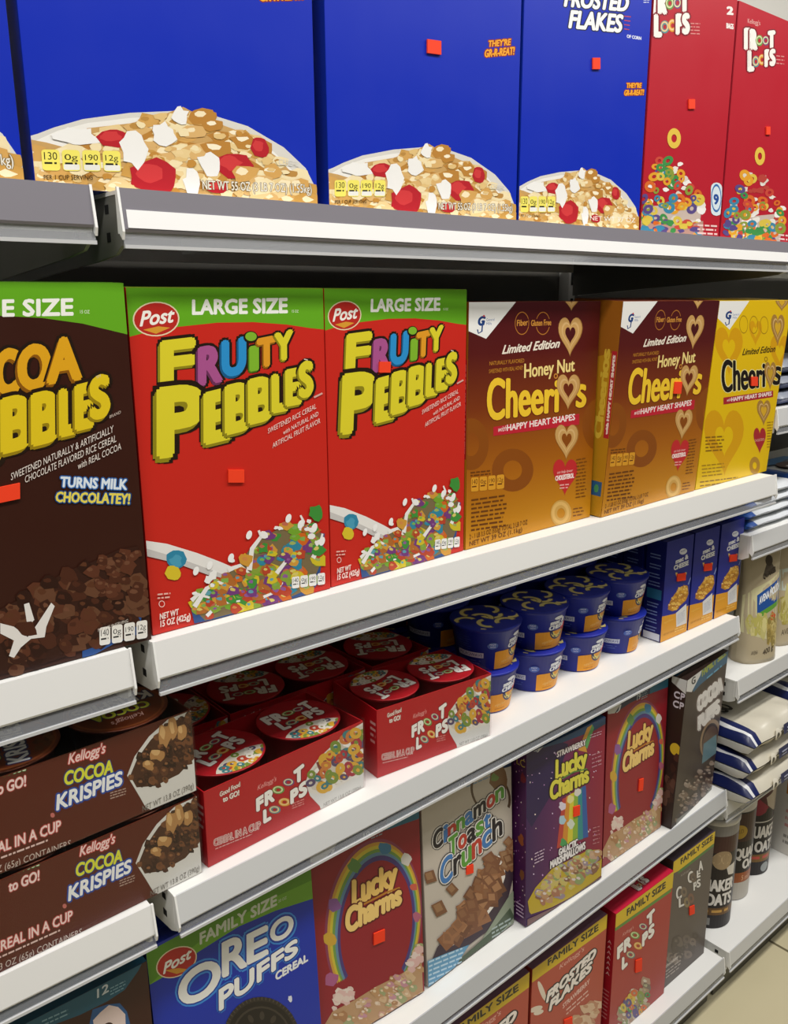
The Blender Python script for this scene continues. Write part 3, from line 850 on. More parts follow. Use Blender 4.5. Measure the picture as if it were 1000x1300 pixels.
def draw_honey(A):
    g = ramp_mat('maroon_to_gold_print', [(0.0, '#c98a14'), (0.3, '#a8620f'), (0.58, '#7a3410'), (0.8, '#561614'), (1.0, '#481016')], 2, 0, .2865)
    A.all(g)
    for x, y, w, h in ((60, 730, 160, 240), (250, 850, 190, 200), (640, 640, 150, 240)):
        A.ring(x, y, w * .5, h * .5, .55, '#8a4a10')
    A.poly([(20, 60), (262, 60), (258, 82), (124, 250), (20, 205)], '#eeeeec')
    g_logo(A, 86, 170, 62)
    for cx, t, x0, x1 in ((284, 'Fiber', 262, 310), (378, 'Gluten Free', 325, 415)):
        A.ring(cx, 180, 32, 52, .08, '#b5742c'); A.rect(x0 - 3, 160, x1 + 3, 196, '#4c1216'); A.T(t, (x0, 192), (x1, 188), 27, c='#d2913a', fat=.6)
    A.T('Limited Edition', (197, 318), (450, 288), 40, c='#f0e6d6', fat=1.4, skew=.3)
    A.T('NATURALLY FLAVORED', (140, 370), (296, 356), 18, c='#c98a2c'); A.T('SWEETENED WITH REAL HONEY', (138, 406), (292, 388), 18, c='#c98a2c')
    A.T('Honey Nut', (298, 426), (524, 394), 64, 58, c='#f1d98a', fat=1.5)
    A.ring(440, 418, 9, 12, .4, '#d2913a')
    A.T('Cheeri', (134, 618), (452, 578), 190, 150, c='#f2c832', fat=5, out=[(9, '#6a2a10')])
    A.T('s', (536, 560), (577, 553), 150, c='#f2c832', fat=4, out=[(8, '#6a2a10')])
    oat_heart(A, 498, 492, 108, 165, '#6a2a12')
    A.poly([(160, 650), (550, 590), (550, 640), (160, 692)], '#bf2334')
    A.T('with', (178, 674), (216, 668), 26, c='#f4e4e0', skew=.3); A.T('HAPPY HEART SHAPES', (222, 668), (530, 618), 28, c='#f4e4e0', fat=1)
    oat_heart(A, 502, 242, 110, 180, '#4a1216'); oat_heart(A, 505, 70, 92, 110, '#4a1216'); oat_heart(A, 494, 722, 108, 165, '#8a4a10')
    A.heart(490, 885, 112, 170, '#c22a2e'); A.T('can help lower', (452, 868), (524, 858), 14, c='#f0c8c4', skew=.2); A.T('CHOLESTEROL', (446, 900), (530, 886), 22, c='#f6e6e2', fat=1); A.lines(466, 918, 510, 2, 14, 6, '#e8a8a4', -.1)
    A.ring(474, 1052, 48, 62, .62, '#c99d4e'); A.ring(472, 1050, 40, 52, .3, '#d9b064')
    facts(A, 60, 884, 156, 66, 4, '#d99a2a', '#5a2a08', -.1, first='140')
    A.lines(58, 858, 150, 2, 14, 6, '#6a3a0c', -.1)
    A.lines(62, 985, 230, 8, 20, 8, '#6a3a0c', -.14, 5); A.lines(540, 800, 590, 12, 16, 5, '#7a4610', -.16, 6); A.lines(530, 1030, 580, 3, 16, 5, '#7a4610', -.16, 6)
    A.T('2 - 1 LB 3.5 OZ (553g) TOTAL 2 LB 7 OZ', (55, 1172), (320, 1102), 22, c='#5a2a08'); A.T('NET WT 39 OZ (1.1kg)', (55, 1204), (296, 1136), 22, c='#5a2a08')
CK7 = (580, 360, 3.609)
QHN = [(592.5, 383.5), (756.5, 381.8), (748.6, 656.4), (590.0, 699)]

def side_honey(A):
    A.all('#b8841a')
    A.poly([(0, 0), (100, 0), (100, 22), (0, 30)], '#9a5c18')
    A.T('Cheerios', (84, 62), (84, 22), 16, c='#d8b43a', fat=.8, up=(-1, 0))
    A.rect(88, 22, 99, 62, '#b3262e')
    A.T('with HAPPY HEART SHAPES', (96, 60), (96, 24), 5, c='#f0dcd4', fat=.3, up=(-1, 0))
    A.rect(72, 83, 95, 90, '#2c5a86'); A.ell(84, 86.5, 5, 2, '#4a8f5a')

def draw_yellow(A):
    A.all('#e3bc0c')
    for x, y, w, h in ((716, 320, 130, 230), (690, 770, 190, 340), (955, 330, 90, 190), (840, 230, 60, 120)):
        A.heart(x, y, w, h, '#d79f0c'); A.heart(x, y - h * .03, w * .45, h * .45, '#e3bc0c')
    A.poly([(655, 60), (818, 60), (812, 80), (720, 216), (650, 150)], '#eeeeec')
    g_logo(A, 702, 150, 52)
    for cx in (785, 832, 880): A.ring(cx, 190, 20, 42, .1, '#a37c10')
    A.T('Limited Edition', (778, 334), (930, 314), 32, c='#3a2a08', fat=.8, skew=.3)
    A.ring(890, 350, 8, 12, .35, '#8a6410')
    A.T('Cheeri', (683, 514), (884, 482), 158, 118, c='#1c1410', fat=3.5, out=[(7, '#eadf9a')])
    A.T('s', (926, 474), (962, 466), 128, c='#1c1410', fat=3, out=[(6, '#eadf9a')])
    oat_heart(A, 911, 432, 56, 140, '#c9a02c', '#a87f3a')
    A.poly([(688, 540), (926, 502), (926, 534), (688, 574)], '#a82430')
    A.T('with', (702, 560), (722, 556), 16, c='#f4e4e0', skew=.3); A.T('HAPPY HEART SHAPES', (726, 558), (918, 526), 19, c='#f4e4e0', fat=.8)
    oat_heart(A, 944, 212, 64, 150, '#d9ab2c', '#a87f3a'); oat_heart(A, 962, 88, 60, 70, '#d9ab2c', '#a87f3a'); oat_heart(A, 881, 615, 66, 130, '#d9ab2c', '#a87f3a')
    A.heart(862, 757, 60, 135, '#a82a30'); A.T('CHOLESTEROL', (838, 762), (886, 754), 13, c='#e8c0ac')
    A.ring(838, 885, 26, 46, .6, '#b0842e')
    A.lines(600, 735, 690, 5, 17, 7, '#8a6410', -.06); A.lines(580, 880, 690, 4, 18, 6, '#a37c10', -.1); A.lines(570, 965, 760, 2, 20, 6, '#8a6410', -.12); A.lines(898, 660, 928, 10, 14, 5, '#a37c10', -.1)
CK8 = (740, 360, 3.846)

def green_top(A):
    A.all('#7cb83c')
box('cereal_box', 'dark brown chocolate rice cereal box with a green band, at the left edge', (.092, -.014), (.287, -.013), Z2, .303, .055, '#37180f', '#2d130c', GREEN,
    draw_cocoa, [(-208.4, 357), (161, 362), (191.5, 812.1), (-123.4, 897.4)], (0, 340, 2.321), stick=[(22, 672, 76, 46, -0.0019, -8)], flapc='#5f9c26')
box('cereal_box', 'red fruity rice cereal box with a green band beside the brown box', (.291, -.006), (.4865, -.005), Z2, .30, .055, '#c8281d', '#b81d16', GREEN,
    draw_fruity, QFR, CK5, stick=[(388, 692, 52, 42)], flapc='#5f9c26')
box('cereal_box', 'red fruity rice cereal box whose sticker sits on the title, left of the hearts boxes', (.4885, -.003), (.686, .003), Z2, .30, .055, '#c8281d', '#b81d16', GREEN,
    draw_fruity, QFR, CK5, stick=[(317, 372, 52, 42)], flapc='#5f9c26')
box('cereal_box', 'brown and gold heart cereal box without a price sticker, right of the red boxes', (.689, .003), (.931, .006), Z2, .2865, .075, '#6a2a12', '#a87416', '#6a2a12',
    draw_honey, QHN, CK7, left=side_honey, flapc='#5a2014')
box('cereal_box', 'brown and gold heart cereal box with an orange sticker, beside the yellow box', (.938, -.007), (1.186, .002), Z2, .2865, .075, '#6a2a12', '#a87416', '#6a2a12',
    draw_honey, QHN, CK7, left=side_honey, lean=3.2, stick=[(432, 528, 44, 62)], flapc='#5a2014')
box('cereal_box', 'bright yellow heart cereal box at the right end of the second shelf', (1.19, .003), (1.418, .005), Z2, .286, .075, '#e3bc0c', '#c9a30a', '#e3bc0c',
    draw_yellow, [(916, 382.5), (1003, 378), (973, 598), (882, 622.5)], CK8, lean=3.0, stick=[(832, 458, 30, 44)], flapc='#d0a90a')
# third shelf: cup trays ---------------------------------------------------------------------------------------
CK11 = (220, 820, 3.846)
QT1 = [(259, 1001), (459.5, 921), (461.6, 997.5), (262.5, 1105.5)]
def draw_loops_tray(A):
    A.all('#b3161f')
    A.T('Good Food', (240, 720), (348, 668), 24, c='#ecdcd2', fat=1, out=[(4, '#8a2a20')]); A.T('to GO!', (256, 748), (342, 712), 26, c='#f0e4da', fat=1.5, out=[(4, '#8a2a20')])
    A.T("Kellogg's", (437, 690), (530, 645), 26, c='#e7a9a4', skew=.2)
    loops_logo(A, quadmap((415, 728), (648, 575), (676, 722), (452, 862)))
    A.lines(606, 756, 665, 3, 11, 5, '#d98a86', -.4)
    A.T('CEREAL IN A CUP', (198, 980), (448, 880), 36, c='#e9c9c2', fat=1, out=[(3, '#f0dcd6')]); A.T('CEREAL IN A CUP', (198, 980), (448, 880), 36, c='#a01822')
    A.lines(205, 992, 410, 1, 12, 5, '#e0b4ae', -.42)
    A.poly([(668, 650), (690, 720), (735, 770), (760, 860), (1000, 740), (1000, 360), (880, 420)], '#d9d8d4')
    A.poly([(672, 650), (686, 605), (735, 540), (800, 480), (860, 430), (940, 385), (940, 600), (880, 645), (800, 690), (730, 715), (690, 705)], '#ded9cf')
    reg = [(684, 645), (700, 605), (745, 545), (805, 487), (865, 438), (935, 398), (935, 590), (878, 632), (800, 675), (735, 700), (700, 690)]
    A.poly(reg, '#cfc6b8')
    A.scatter(reg, 30, 24, ['#efece6', '#e4dfd6', '#7a3a34'], seed=2)
    A.scatter(reg, 60, 24, ['#7a8f3a', '#b8442e', '#d8a83a', '#56486a', '#3c7a80', '#c87a3a', '#a83040'], kind='ring', seed=5)
    A.T('NET WT 13.8 OZ (390g)', (752, 772), (915, 690), 16, c='#8d8b88'); A.T('6-2.3 OZ (65g) CUPS', (760, 792), (915, 715), 14, c='#8d8b88')
CK12 = (0, 860, 2.954)
QKU = [(-49, 1038), (257, 926), (261.5, 1022), (-34, 1136)]
def draw_krispies_tray(A):
    A.all('#571f10')
    A.T('Good Food', (-40, 482), (104, 440), 24, c='#cfe0c0', fat=1, out=[(3, '#3a6a30')]); A.T('to GO!', (-10, 528), (104, 490), 34, c='#f0d8d2', fat=1.5, out=[(4, '#b03a34')])
    A.T("Kellogg's", (262, 412), (402, 366), 36, c='#f0d2cc', fat=1, out=[(4, '#b8322c')], skew=.2)
    A.T('COCOA', (246, 482), (432, 432), 44, c='#dfe03a', fat=2.4, out=[(6, '#20407a')], skew=.08)
    A.T('KRISPIES', (216, 565), (466, 470), 50, 46, c='#f2f3f2', fat=2.4, out=[(8, '#2348a0')], skew=.08)
    A.lines(420, 500, 484, 3, 9, 4, '#b09488', -.3)
    A.T('CEREAL IN A CUP', (-90, 740), (230, 630), 34, c='#f4dad4', fat=1, out=[(4, '#c0504a')]); A.lines(-60, 745, 190, 1, 12, 6, '#e4c4bc', -.35)
    A.T('6-2.3 OZ (65g) CONTAINERS', (-90, 800), (266, 682), 22, c='#cdbcb2')
    A.ell(200, 582, 8, 8, '#c87068')
    A.poly([(488, 440), (520, 372), (580, 300), (660, 235), (800, 180), (800, 520), (600, 560), (560, 545), (530, 500)], '#d9d7d0')
    reg = [(500, 440), (530, 380), (588, 310), (665, 247), (770, 205), (770, 360), (700, 425), (600, 470), (525, 478)]
    A.poly(reg, '#4a2c1c')
    A.scatter(reg, 100, 15, ['#4a2a1a', '#5f3a24', '#3a2014', '#74492c', '#2e1a10'], seed=4, hi=['#8a5c3a', '#6a4228', '#4a2e1c'])
    for x, y, rx, ry in ((640, 290, 26, 44), (680, 270, 22, 40), (610, 360, 34, 20), (575, 400, 24, 16), (715, 275, 20, 26)): A.blob(x, y, rx, ry, '#b0824e', int(x), jit=.3); A.blob(x - 5, y - 8, rx * .5, ry * .5, '#d0a870', int(y))
    A.T('NET WT 13.8 OZ (390g)', (546, 560), (760, 470), 20, c='#7f7a72')

cup_body = bmesh.new()
lathe(cup_body, [(0, 0.0), (.031, 0.0), (.0325, .0015), (.0425, .079), (.0455, .080), (.0458, .0815), (.0450, .0825), (0, .0825)], 40)
def cup_meshes(name, body_col, lid_col, draw_lid):
    bm = bmesh.new(); merge(bm, cup_body.copy())
    me = bpy.data.meshes.new(name + '_cup'); bm.to_mesh(me); bm.free(); me.materials.append(M(body_col))
    bm = bmesh.new(); ms = MatSet(); ms(lid_col)
    lathe(bm, [(.0470, .0826), (.0474, .0832), (.0462, .0836), (0, .0836)], 40)
    A = Art(.096, .096); draw_lid(A)
    # the print is trimmed to the round lid
    t = bmesh.new(); A.build(t, ms, Matrix(((1, 0, 0, -.048), (0, 0, 1, -.048), (0, -1, 0, .0836), (0, 0, 0, 1))))
    for k in range(24):
        a = 2 * math.pi * k / 24
        bmesh.ops.bisect_plane(t, geom=t.verts[:] + t.edges[:] + t.faces[:], plane_co=(.0450 * math.cos(a), .0450 * math.sin(a), 0), plane_no=(math.cos(a), math.sin(a), 0), clear_outer=True, dist=1e-7)
    merge(bm, t)
    ml = bpy.data.meshes.new(name + '_lid'); bm.to_mesh(ml); bm.free()
    for m in ms.l: ml.materials.append(m)
    return me, ml
def lid_loops(A):
    A.all('#ad1a24')
    loops_logo(A, quadmap((14, 20), (82, 20), (82, 62), (18, 62)))
    A.ell(50, 92, 42, 26, '#d9d0c2'); reg = [(14, 86), (30, 72), (50, 68), (72, 73), (88, 86), (80, 99), (20, 99)]
    A.scatter(reg, 40, 5.5, ['#7a8f3a', '#b8442e', '#d8a83a', '#56486a', '#3c7a80', '#e6e0d6'], kind='ring', seed=3)
def lid_krispies(A):
    A.all('#6a2f16')
    A.ring(50, 50, 46, 46, .05, '#8a4a26')
    A.T("Kellogg's", (34, 26), (66, 24), 8, c='#e8bcb4', skew=.2)
    A.T('COCOA', (22, 46), (78, 46), 14, c='#c9cf3a', fat=.8, out=[(2, '#1a2c50')]); A.T('KRISPIES', (12, 68), (88, 68), 17, c='#e9eaea', fat=.8, out=[(2.5, '#1a2c60')])
    A.scatter([(25, 78), (75, 78), (68, 92), (32, 92)], 26, 4, ['#4a2a1a', '#5f3a24', '#74492c'], seed=3)
LOOP_CUP = cup_meshes('loops', '#a8141e', '#ad1a24', lid_loops)
KRIS_CUP = cup_meshes('krispies', '#4a1c10', '#6a2f16', lid_krispies)

def cup_tray(label, p0, p1, z, H, D, col, dark, draw, quad, crop, cups, rots, nd=3, group=None, nc=2):
    W = math.hypot(p1[0] - p0[0], p1[1] - p0[1]); rz = math.atan2(p1[1] - p0[1], p1[0] - p0[0])
    root = thing('cereal_cup_tray', label, 'cup tray', (p0[0], p0[1], z + .0004), rz, 0, group)
    ms = MatSet(); bm = bmesh.new(); c, k = ms(col), ms(dark)
    t = 0.0012
    for lo, hi in (((0, 0, 0), (W, t, H)), ((0, D - t, 0), (W, D, H)), ((0, t, 0), (t, D - t, H)), ((W - t, t, 0), (W, D - t, H)), ((t, t, 0), (W - t, D - t, t))):
        add_box(bm, lo, hi, c)
    A = Art(W, H, quad, crop); draw(A); A.build(bm, ms, front())
    B = Art(D, H); B.lines(86, 20, 98, 4, 9, 4, '#d8a8a2'); B.build(bm, ms, left_side(D))
    link('tray', bm, ms.l, root)
    px = W / nc; py = D / nd
    s_ = min(1.0, (min(px, py) - .001) / .0950)
    for j in range(nd):
        for i in range(nc):
            cu = bpy.data.objects.new('cup', cups[0]); COL.objects.link(cu); cu.parent = root
            cu.location = (px * (i + .5), py * (j + .5), t + .0002); cu.scale = (s_, s_, (H + .0015) / .0840)
            li = bpy.data.objects.new('lid', cups[1]); COL.objects.link(li); li.parent = cu
            li.rotation_euler = (0, 0, math.radians(rots[(j * nc + i) % len(rots)]))
    bm = bmesh.new()
    add_box(bm, (-.0012, -.0026, .0003), (W + .0012, D + .0012, H + .0045), 0, .002)
    link('shrink_film', bm, [FILM], root)
    return root

TD = .285
cup_tray('brown chocolate cereal cup tray at the bottom of the left stack', (.1185, -.018), (.3205, -.010), Z3, .0835, TD, '#571f10', '#3a150b', draw_krispies_tray, QKU, CK12, KRIS_CUP, [60, 180, 90, 170, 30, 180])
cup_tray('brown chocolate cereal cup tray on top of the left stack, lids showing', (.1165, -.018), (.3205, -.010), Z3 + .0895, .0835, TD, '#571f10', '#3a150b', draw_krispies_tray, QKU, CK12, KRIS_CUP, [78, 178, 100, 170, 30, 180])
LT = ('#b3161f', '#8a1018', draw_loops_tray, QT1, CK11, LOOP_CUP)
cup_tray('red fruit ring cup tray right of the brown stack', (.3285, -.008), (.534, .006), Z3, .083, .103, *LT, [14, -4], nd=1)
cup_tray('red fruit ring cup tray beside the blue pasta cups', (.557, .010), (.730, -.005), Z3, .086, .096, *LT, [190, 172], nd=1)
cup_tray('dim red cup tray in the second row, behind the gap between the two front trays', (.428, .1165), (.624, .1165), Z3, .083, .098, *LT, [160, 172], nd=1)
cup_tray('dim red cup tray in the second row, in the corner beside the brown stack', (.326, .1165), (.4245, .1165), Z3, .083, .196, *LT, [60, 20], nd=2, nc=1)
cup_tray('dim red cup tray in the second row, beside the dim pasta cups', (.632, .1120), (.730, .1120), Z3, .083, .196, *LT, [150, 190], nd=2, nc=1)
cup_tray('dim red cup tray in the dark third row at the back', (.428, .2225), (.626, .2225), Z3, .083, .098, *LT, [200, 20], nd=1)

# pasta cups ----------------------------------------------------------------------------------------------------
CH = .0605; R0, R1 = .0375, .0465
NAVY = '#18248f'
def pasta_cup():
    root = thing('pasta_cup', 'x', 'pasta cup')
    ms = MatSet(); bm = bmesh.new(); ms(NAVY)
    lathe(bm, [(0, .0015), (R0 - .002, .0), (R0, .0008), (R1, CH - .004), (R1 + .0016, CH - .0035), (R1 + .0018, CH - .0005), (R1, CH), (0, CH)], 48)
    Wc, Hc = 2 * math.pi * .042, CH - .006
    A = Art(Wc, Hc)
    A.poly([(39, 52), (41, 50), (50, 50), (66, 50), (68, 60), (68, 101), (39, 101)], '#e59a22')
    for k in range(6): A.lines(17, 14 + k * 6.5, 27, 1, 1, 1.2, '#5d70c0', 0, k)
    A.rect(18, 54, 33, 68, '#c9cfe2'); A.T('MICROWAVE', (19, 65), (32.5, 65), 8.5, c='#2a3a8a')
    A.T('EASY', (17.5, 62), (17.9, 62), 4, c='#c9cfe2')
    A.lines(18, 76, 32, 2, 7, 1.6, '#5d70c0')
    A.ell(37.5, 34, 2.7, 9, '#4a66b8'); A.T('MADE', (36, 32.5), (39, 32.5), 4.5, c='#dfe6f6'); A.T('WITH', (36.2, 39), (38.8, 39), 4, c='#dfe6f6')
    A.ell(52, 14, 3, 5, '#e9ecf4'); A.T('mac &', (47, 32), (57, 28), 13, c='#eef0f6', fat=.35); A.T('CHEESE', (46.5, 46), (57.6, 42), 12, c='#eef0f6', fat=.35)
    A.ring(52.5, 49, 5.5, 26, .34, '#23285e', a0=0, a1=180, n=20); A.ring(52.5, 49, 4.8, 22, .42, '#e3cf6a', a0=10, a1=170, n=20)
    A.poly([(55, 44), (57.5, 30), (58.6, 38), (60, 30), (60.5, 48), (58, 58), (55.6, 56)], '#e8402c')
    A.T('original flavor', (43, 84), (50, 80), 8, c='#f0c878'); A.lines(43, 90, 52, 1, 5, 2, '#c07818'); A.T('NET WT 2.05 OZ', (58, 92), (67, 92), 6, c='#7a4a10')
    def wrap(X, Z, q):
        a = 2 * math.pi * X / Wc
        z = .0015 + Z; r = R0 + (R1 - R0) * (z - .0008) / (CH - .0048) + q + 6e-5
        return (-r * math.sin(a), r * math.cos(a), z)
    A.build(bm, ms, fn=wrap, cuts=[Wc * k / 48 for k in range(1, 48)])
    link('cup', bm, ms.l, root)
    bm = bmesh.new(); ms = MatSet(); ms('#1c2a98')
    lathe(bm, [(R1 + .0022, CH - .0012), (R1 + .0026, CH + .0004), (R1 + .001, CH + .0012), (0, CH + .0012)], 48, mis=[0, 0, 0])
    L = Art(.088, .088)
    r = random.Random(5)
    for x, y, a in ((18, 34, 200), (52, 20, 160), (82, 36, 300), (30, 66, 120), (64, 52, 30), (54, 84, 200), (86, 72, 340), (14, 86, 60), (46, 46, 260)):
        L.ring(x, y, 19, 17, .46, '#8d7a2c', rot=a, a0=0, a1=185, n=16); L.ring(x, y - .6, 18.2, 16, .38, '#eadd90', rot=a, a0=4, a1=181, n=16)
    t = bmesh.new(); L.build(t, ms, Matrix(((1, 0, 0, -.044), (0, 0, 1, -.044), (0, -1, 0, CH + .0012), (0, 0, 0, 1))))
    for k in range(24):
        a = 2 * math.pi * k / 24
        bmesh.ops.bisect_plane(t, geom=t.verts[:] + t.edges[:] + t.faces[:], plane_co=(.0455 * math.cos(a), .0455 * math.sin(a), 0), plane_no=(math.cos(a), math.sin(a), 0), clear_outer=True, dist=1e-7)
    merge(bm, t)
    bm2 = bm
    link('foil_lid', bm2, ms.l, root)
    return root
PC = pasta_cup()
PCH = CH + .0016
colx = [.792, .893, .994, 1.096]
coln = ['front stack nearest the red tray', 'second front stack from the red tray', 'third front stack from the red tray', 'front stack nearest the blue pasta boxes']
rown = ['', 'second row back', 'third row back', 'rear row']
yw = [.068, .168, .268, .3675]
tw = {(0, 0): 4, (0, 1): 12, (1, 0): 2, (1, 1): -6, (2, 0): -4, (2, 1): 6, (3, 0): 20, (3, 1): 0}
first = True
rr = random.Random(11)
ends = ['behind the stack nearest the red tray', 'behind the second front stack', 'behind the third front stack', 'behind the stack nearest the pasta boxes']
for j in range(4):
    for i in range(4):
        for k in range(2):
            lvl = 'upper' if k else 'lower'
            if j == 0:
                lab = '%s blue and orange pasta cup of the %s' % (lvl, coln[i])
            else:
                lab = '%s blue pasta cup in the %s, %s' % (lvl, rown[j], ends[i])
            rz = math.radians(tw[(i, k)] if j == 0 else rr.uniform(-60, 60))
            loc = (colx[i] + (.003 * k if i < 2 else .001 * k), yw[j] + .0012 * i, Z3 + .0003 + k * PCH)
            if first:
                PC.location = loc; PC.rotation_euler = (0, 0, rz); PC['label'] = lab; PC['group'] = 'stacked pasta cups'; first = False
            else:
                copy_tree(PC, loc, rz, lab, 'stacked pasta cups')

CK9 = (790, 640, 5.882)
def draw_macbox(A):
    A.all(NAVY)
    A.poly([(200, 830), (285, 822), (390, 800), (490, 738), (600, 700), (600, 1100), (200, 1100)], '#dd9a24')
    A.line([(330, 292), (505, 238)], 3, '#33409a')
    A.ell(436, 350, 27, 20, '#e6e9f2', -15); A.T('KRAFT', (418, 356), (455, 346), 12, c='#27348a')
    A.T('mac &', (386, 432), (472, 396), 30, c='#eef0f6', fat=2.2); A.T('CHEESE', (374, 476), (476, 440), 30, c='#eef0f6', fat=2.2)
    A.ring(426, 488, 42, 58, .36, '#b89a3a', a0=5, a1=175, n=20); A.ring(426, 487, 40, 54, .26, '#ead98a', a0=8, a1=172, n=20)
    A.line([(520, 485), (495, 540), (482, 580)], 7, '#8fa0d8')
    reg = [(332, 765), (350, 700), (380, 650), (430, 592), (480, 592), (488, 650), (470, 700), (420, 745), (370, 782)]
    A.poly(reg, '#b07a28')
    A.scatter(reg, 46, 14, ['#d9a238', '#c58a2a', '#e3b858', '#b3741f'], seed=3, hi=['#efd086', '#d9a848'])
    A.poly([(396, 795), (474, 725), (482, 880), (402, 910)], '#d9d9d8'); A.lines(410, 815, 466, 6, 14, 5, '#9aa0b4', -.8)
    A.T('original flavor', (300, 880), (375, 850), 16, c='#f0c860'); A.T('NET WT 7.25 OZ', (300, 980), (390, 945), 16, c='#b07818'); A.lines(390, 925, 470, 2, 20, 8, '#efc46a', -.35)
def side_macbox(A):
    A.all('#121a68')
    for k, y in enumerate((14, 24, 33, 41, 62, 70, 78, 86)): A.lines(20, y, 80, 2, 3, 1.1, '#7f93cc', 0, k)
    A.rect(15, 48, 90, 58, '#2b6f9a'); A.rect(10, 92, 95, 99, '#cfd6e6')
mb = box('pasta_box', 'blue and orange pasta box nearest the pasta cups', (1.160, .026), (1.237, .0255), Z3, .17, .036, NAVY, '#121a68', '#17217a', draw_macbox,
         [(845, 689), (876.5, 680), (872.5, 801.5), (836.7, 816.8)], CK9, left=side_macbox, stick=[(424, 525, 62, 52, -.0019, -4)], flapc='#10186a', cat='pasta box', group='pasta boxes')
copy_tree(mb, (1.2415, .026, Z3 + .0004), 0, 'blue and orange pasta box in the middle of the three front boxes', 'pasta boxes')
copy_tree(mb, (1.323, .0255, Z3 + .0004), 0, 'blue and orange pasta box at the right end of the shelf', 'pasta boxes')
for j in (1, 2, 3):
    for i, n in enumerate(('nearest the pasta cups', 'in the middle file', 'at the right end file')):
        copy_tree(mb, (1.160 + .0815 * i + .001 * j, .028 + .041 * j, Z3 + .0004), 0, 'dim blue pasta box %s, %s behind the front boxes' % (n, ('one', 'two', 'three')[j - 1]), 'pasta boxes')

# fourth shelf -------------------------------------------------------------------------------------------------
def draw_brown(A):
    A.all('#3a1a12')
    A.poly([(-600, 1000), (-600, 1250), (0, 960), (180, 880), (420, 790), (560, 720), (650, 660), (720, 560), (760, 480), (700, 430)], '#1f5a72')
    A.T('FAMILY SIZE', (-260, 940), (620, 530), 62, c='#7f9a58', fat=2)
    A.T('12', (508, 702), (566, 668), 46, c='#cfdae0', fat=1.5)
    A.lines(575, 650, 655, 3, 16, 6, '#7fa8b8', -.5); A.lines(220, 820, 360, 2, 22, 8, '#7fa8b8', -.45)
    A.blob(570, 860, 110, 130, '#2c5a90', 4, jit=.12); A.blob(575, 850, 86, 100, '#e4cfc9', 5, jit=.12); A.ell(560, 880, 34, 50, '#3a1a12', 20)
def draw_cookie(A):
    A.all('#1530a4')
    A.poly([(40, 600), (868, 148), (900, 130), (880, 300), (700, 360), (520, 440), (330, 560), (200, 660), (98, 718)], '#5a8f24')
    A.poly([(880, 215), (700, 300), (520, 400), (330, 520), (180, 640), (98, 718), (200, 660), (330, 562), (520, 442), (700, 362), (880, 300)], '#6fa62e')
    A.T('FAMILY SIZE', (338, 528), (704, 336), 50, 46, c='#cfd6c4', fat=2.5); A.T('20 OZ', (712, 326), (752, 306), 12, c='#cfd6c4')
    post_badge(A, 226, 612, 104, 62, -28)
    for q in (1, 2):
        for t, x0, x1, yb, sl, h in (('O', 238, 428, 822, -.52, 150), ('R', 446, 556, 668, -.5, 150), ('E', 564, 658, 606, -.5, 130), ('O', 676, 782, 512, -.5, 92)):
            if q == 1:
                A.T(t, (x0, yb), (x1, yb + sl * (x1 - x0)), h, c='#3f8ad8', fat=4, out=[(22, '#3a86d6'), (14, '#1a3a9a')])
            else:
                A.T(t, (x0, yb), (x1, yb + sl * (x1 - x0)), h, c='#e9e9e4', fat=h * .05)
    A.T('PUFFS', (428, 822), (804, 548), 92, 66, c='#e9e9e4', fat=5, out=[(16, '#2f6fc4'), (10, '#12267e')])
    A.T('CEREAL', (700, 678), (856, 582), 36, 32, c='#e6e8ea', fat=2.4)
    A.ell(632, 960, 190, 205, '#1a1614'); A.ring(632, 960, 190, 205, .1, '#2e2822'); A.ring(632, 960, 150, 162, .06, '#3a332c')
    for k in range(60):
        a = 2 * math.pi * k / 60
        A.line([(632 + 176 * math.cos(a), 960 + 190 * math.sin(a)), (632 + 190 * math.cos(a), 960 + 205 * math.sin(a))], 5, '#4a423a')
    for k in range(12):
        a = 2 * math.pi * k / 12; A.ell(632 + 110 * math.cos(a), 960 + 118 * math.sin(a), 20, 12, '#3a332c', math.degrees(a))
    A.blob(770, 760, 10, 14, '#d8dce8', 4)

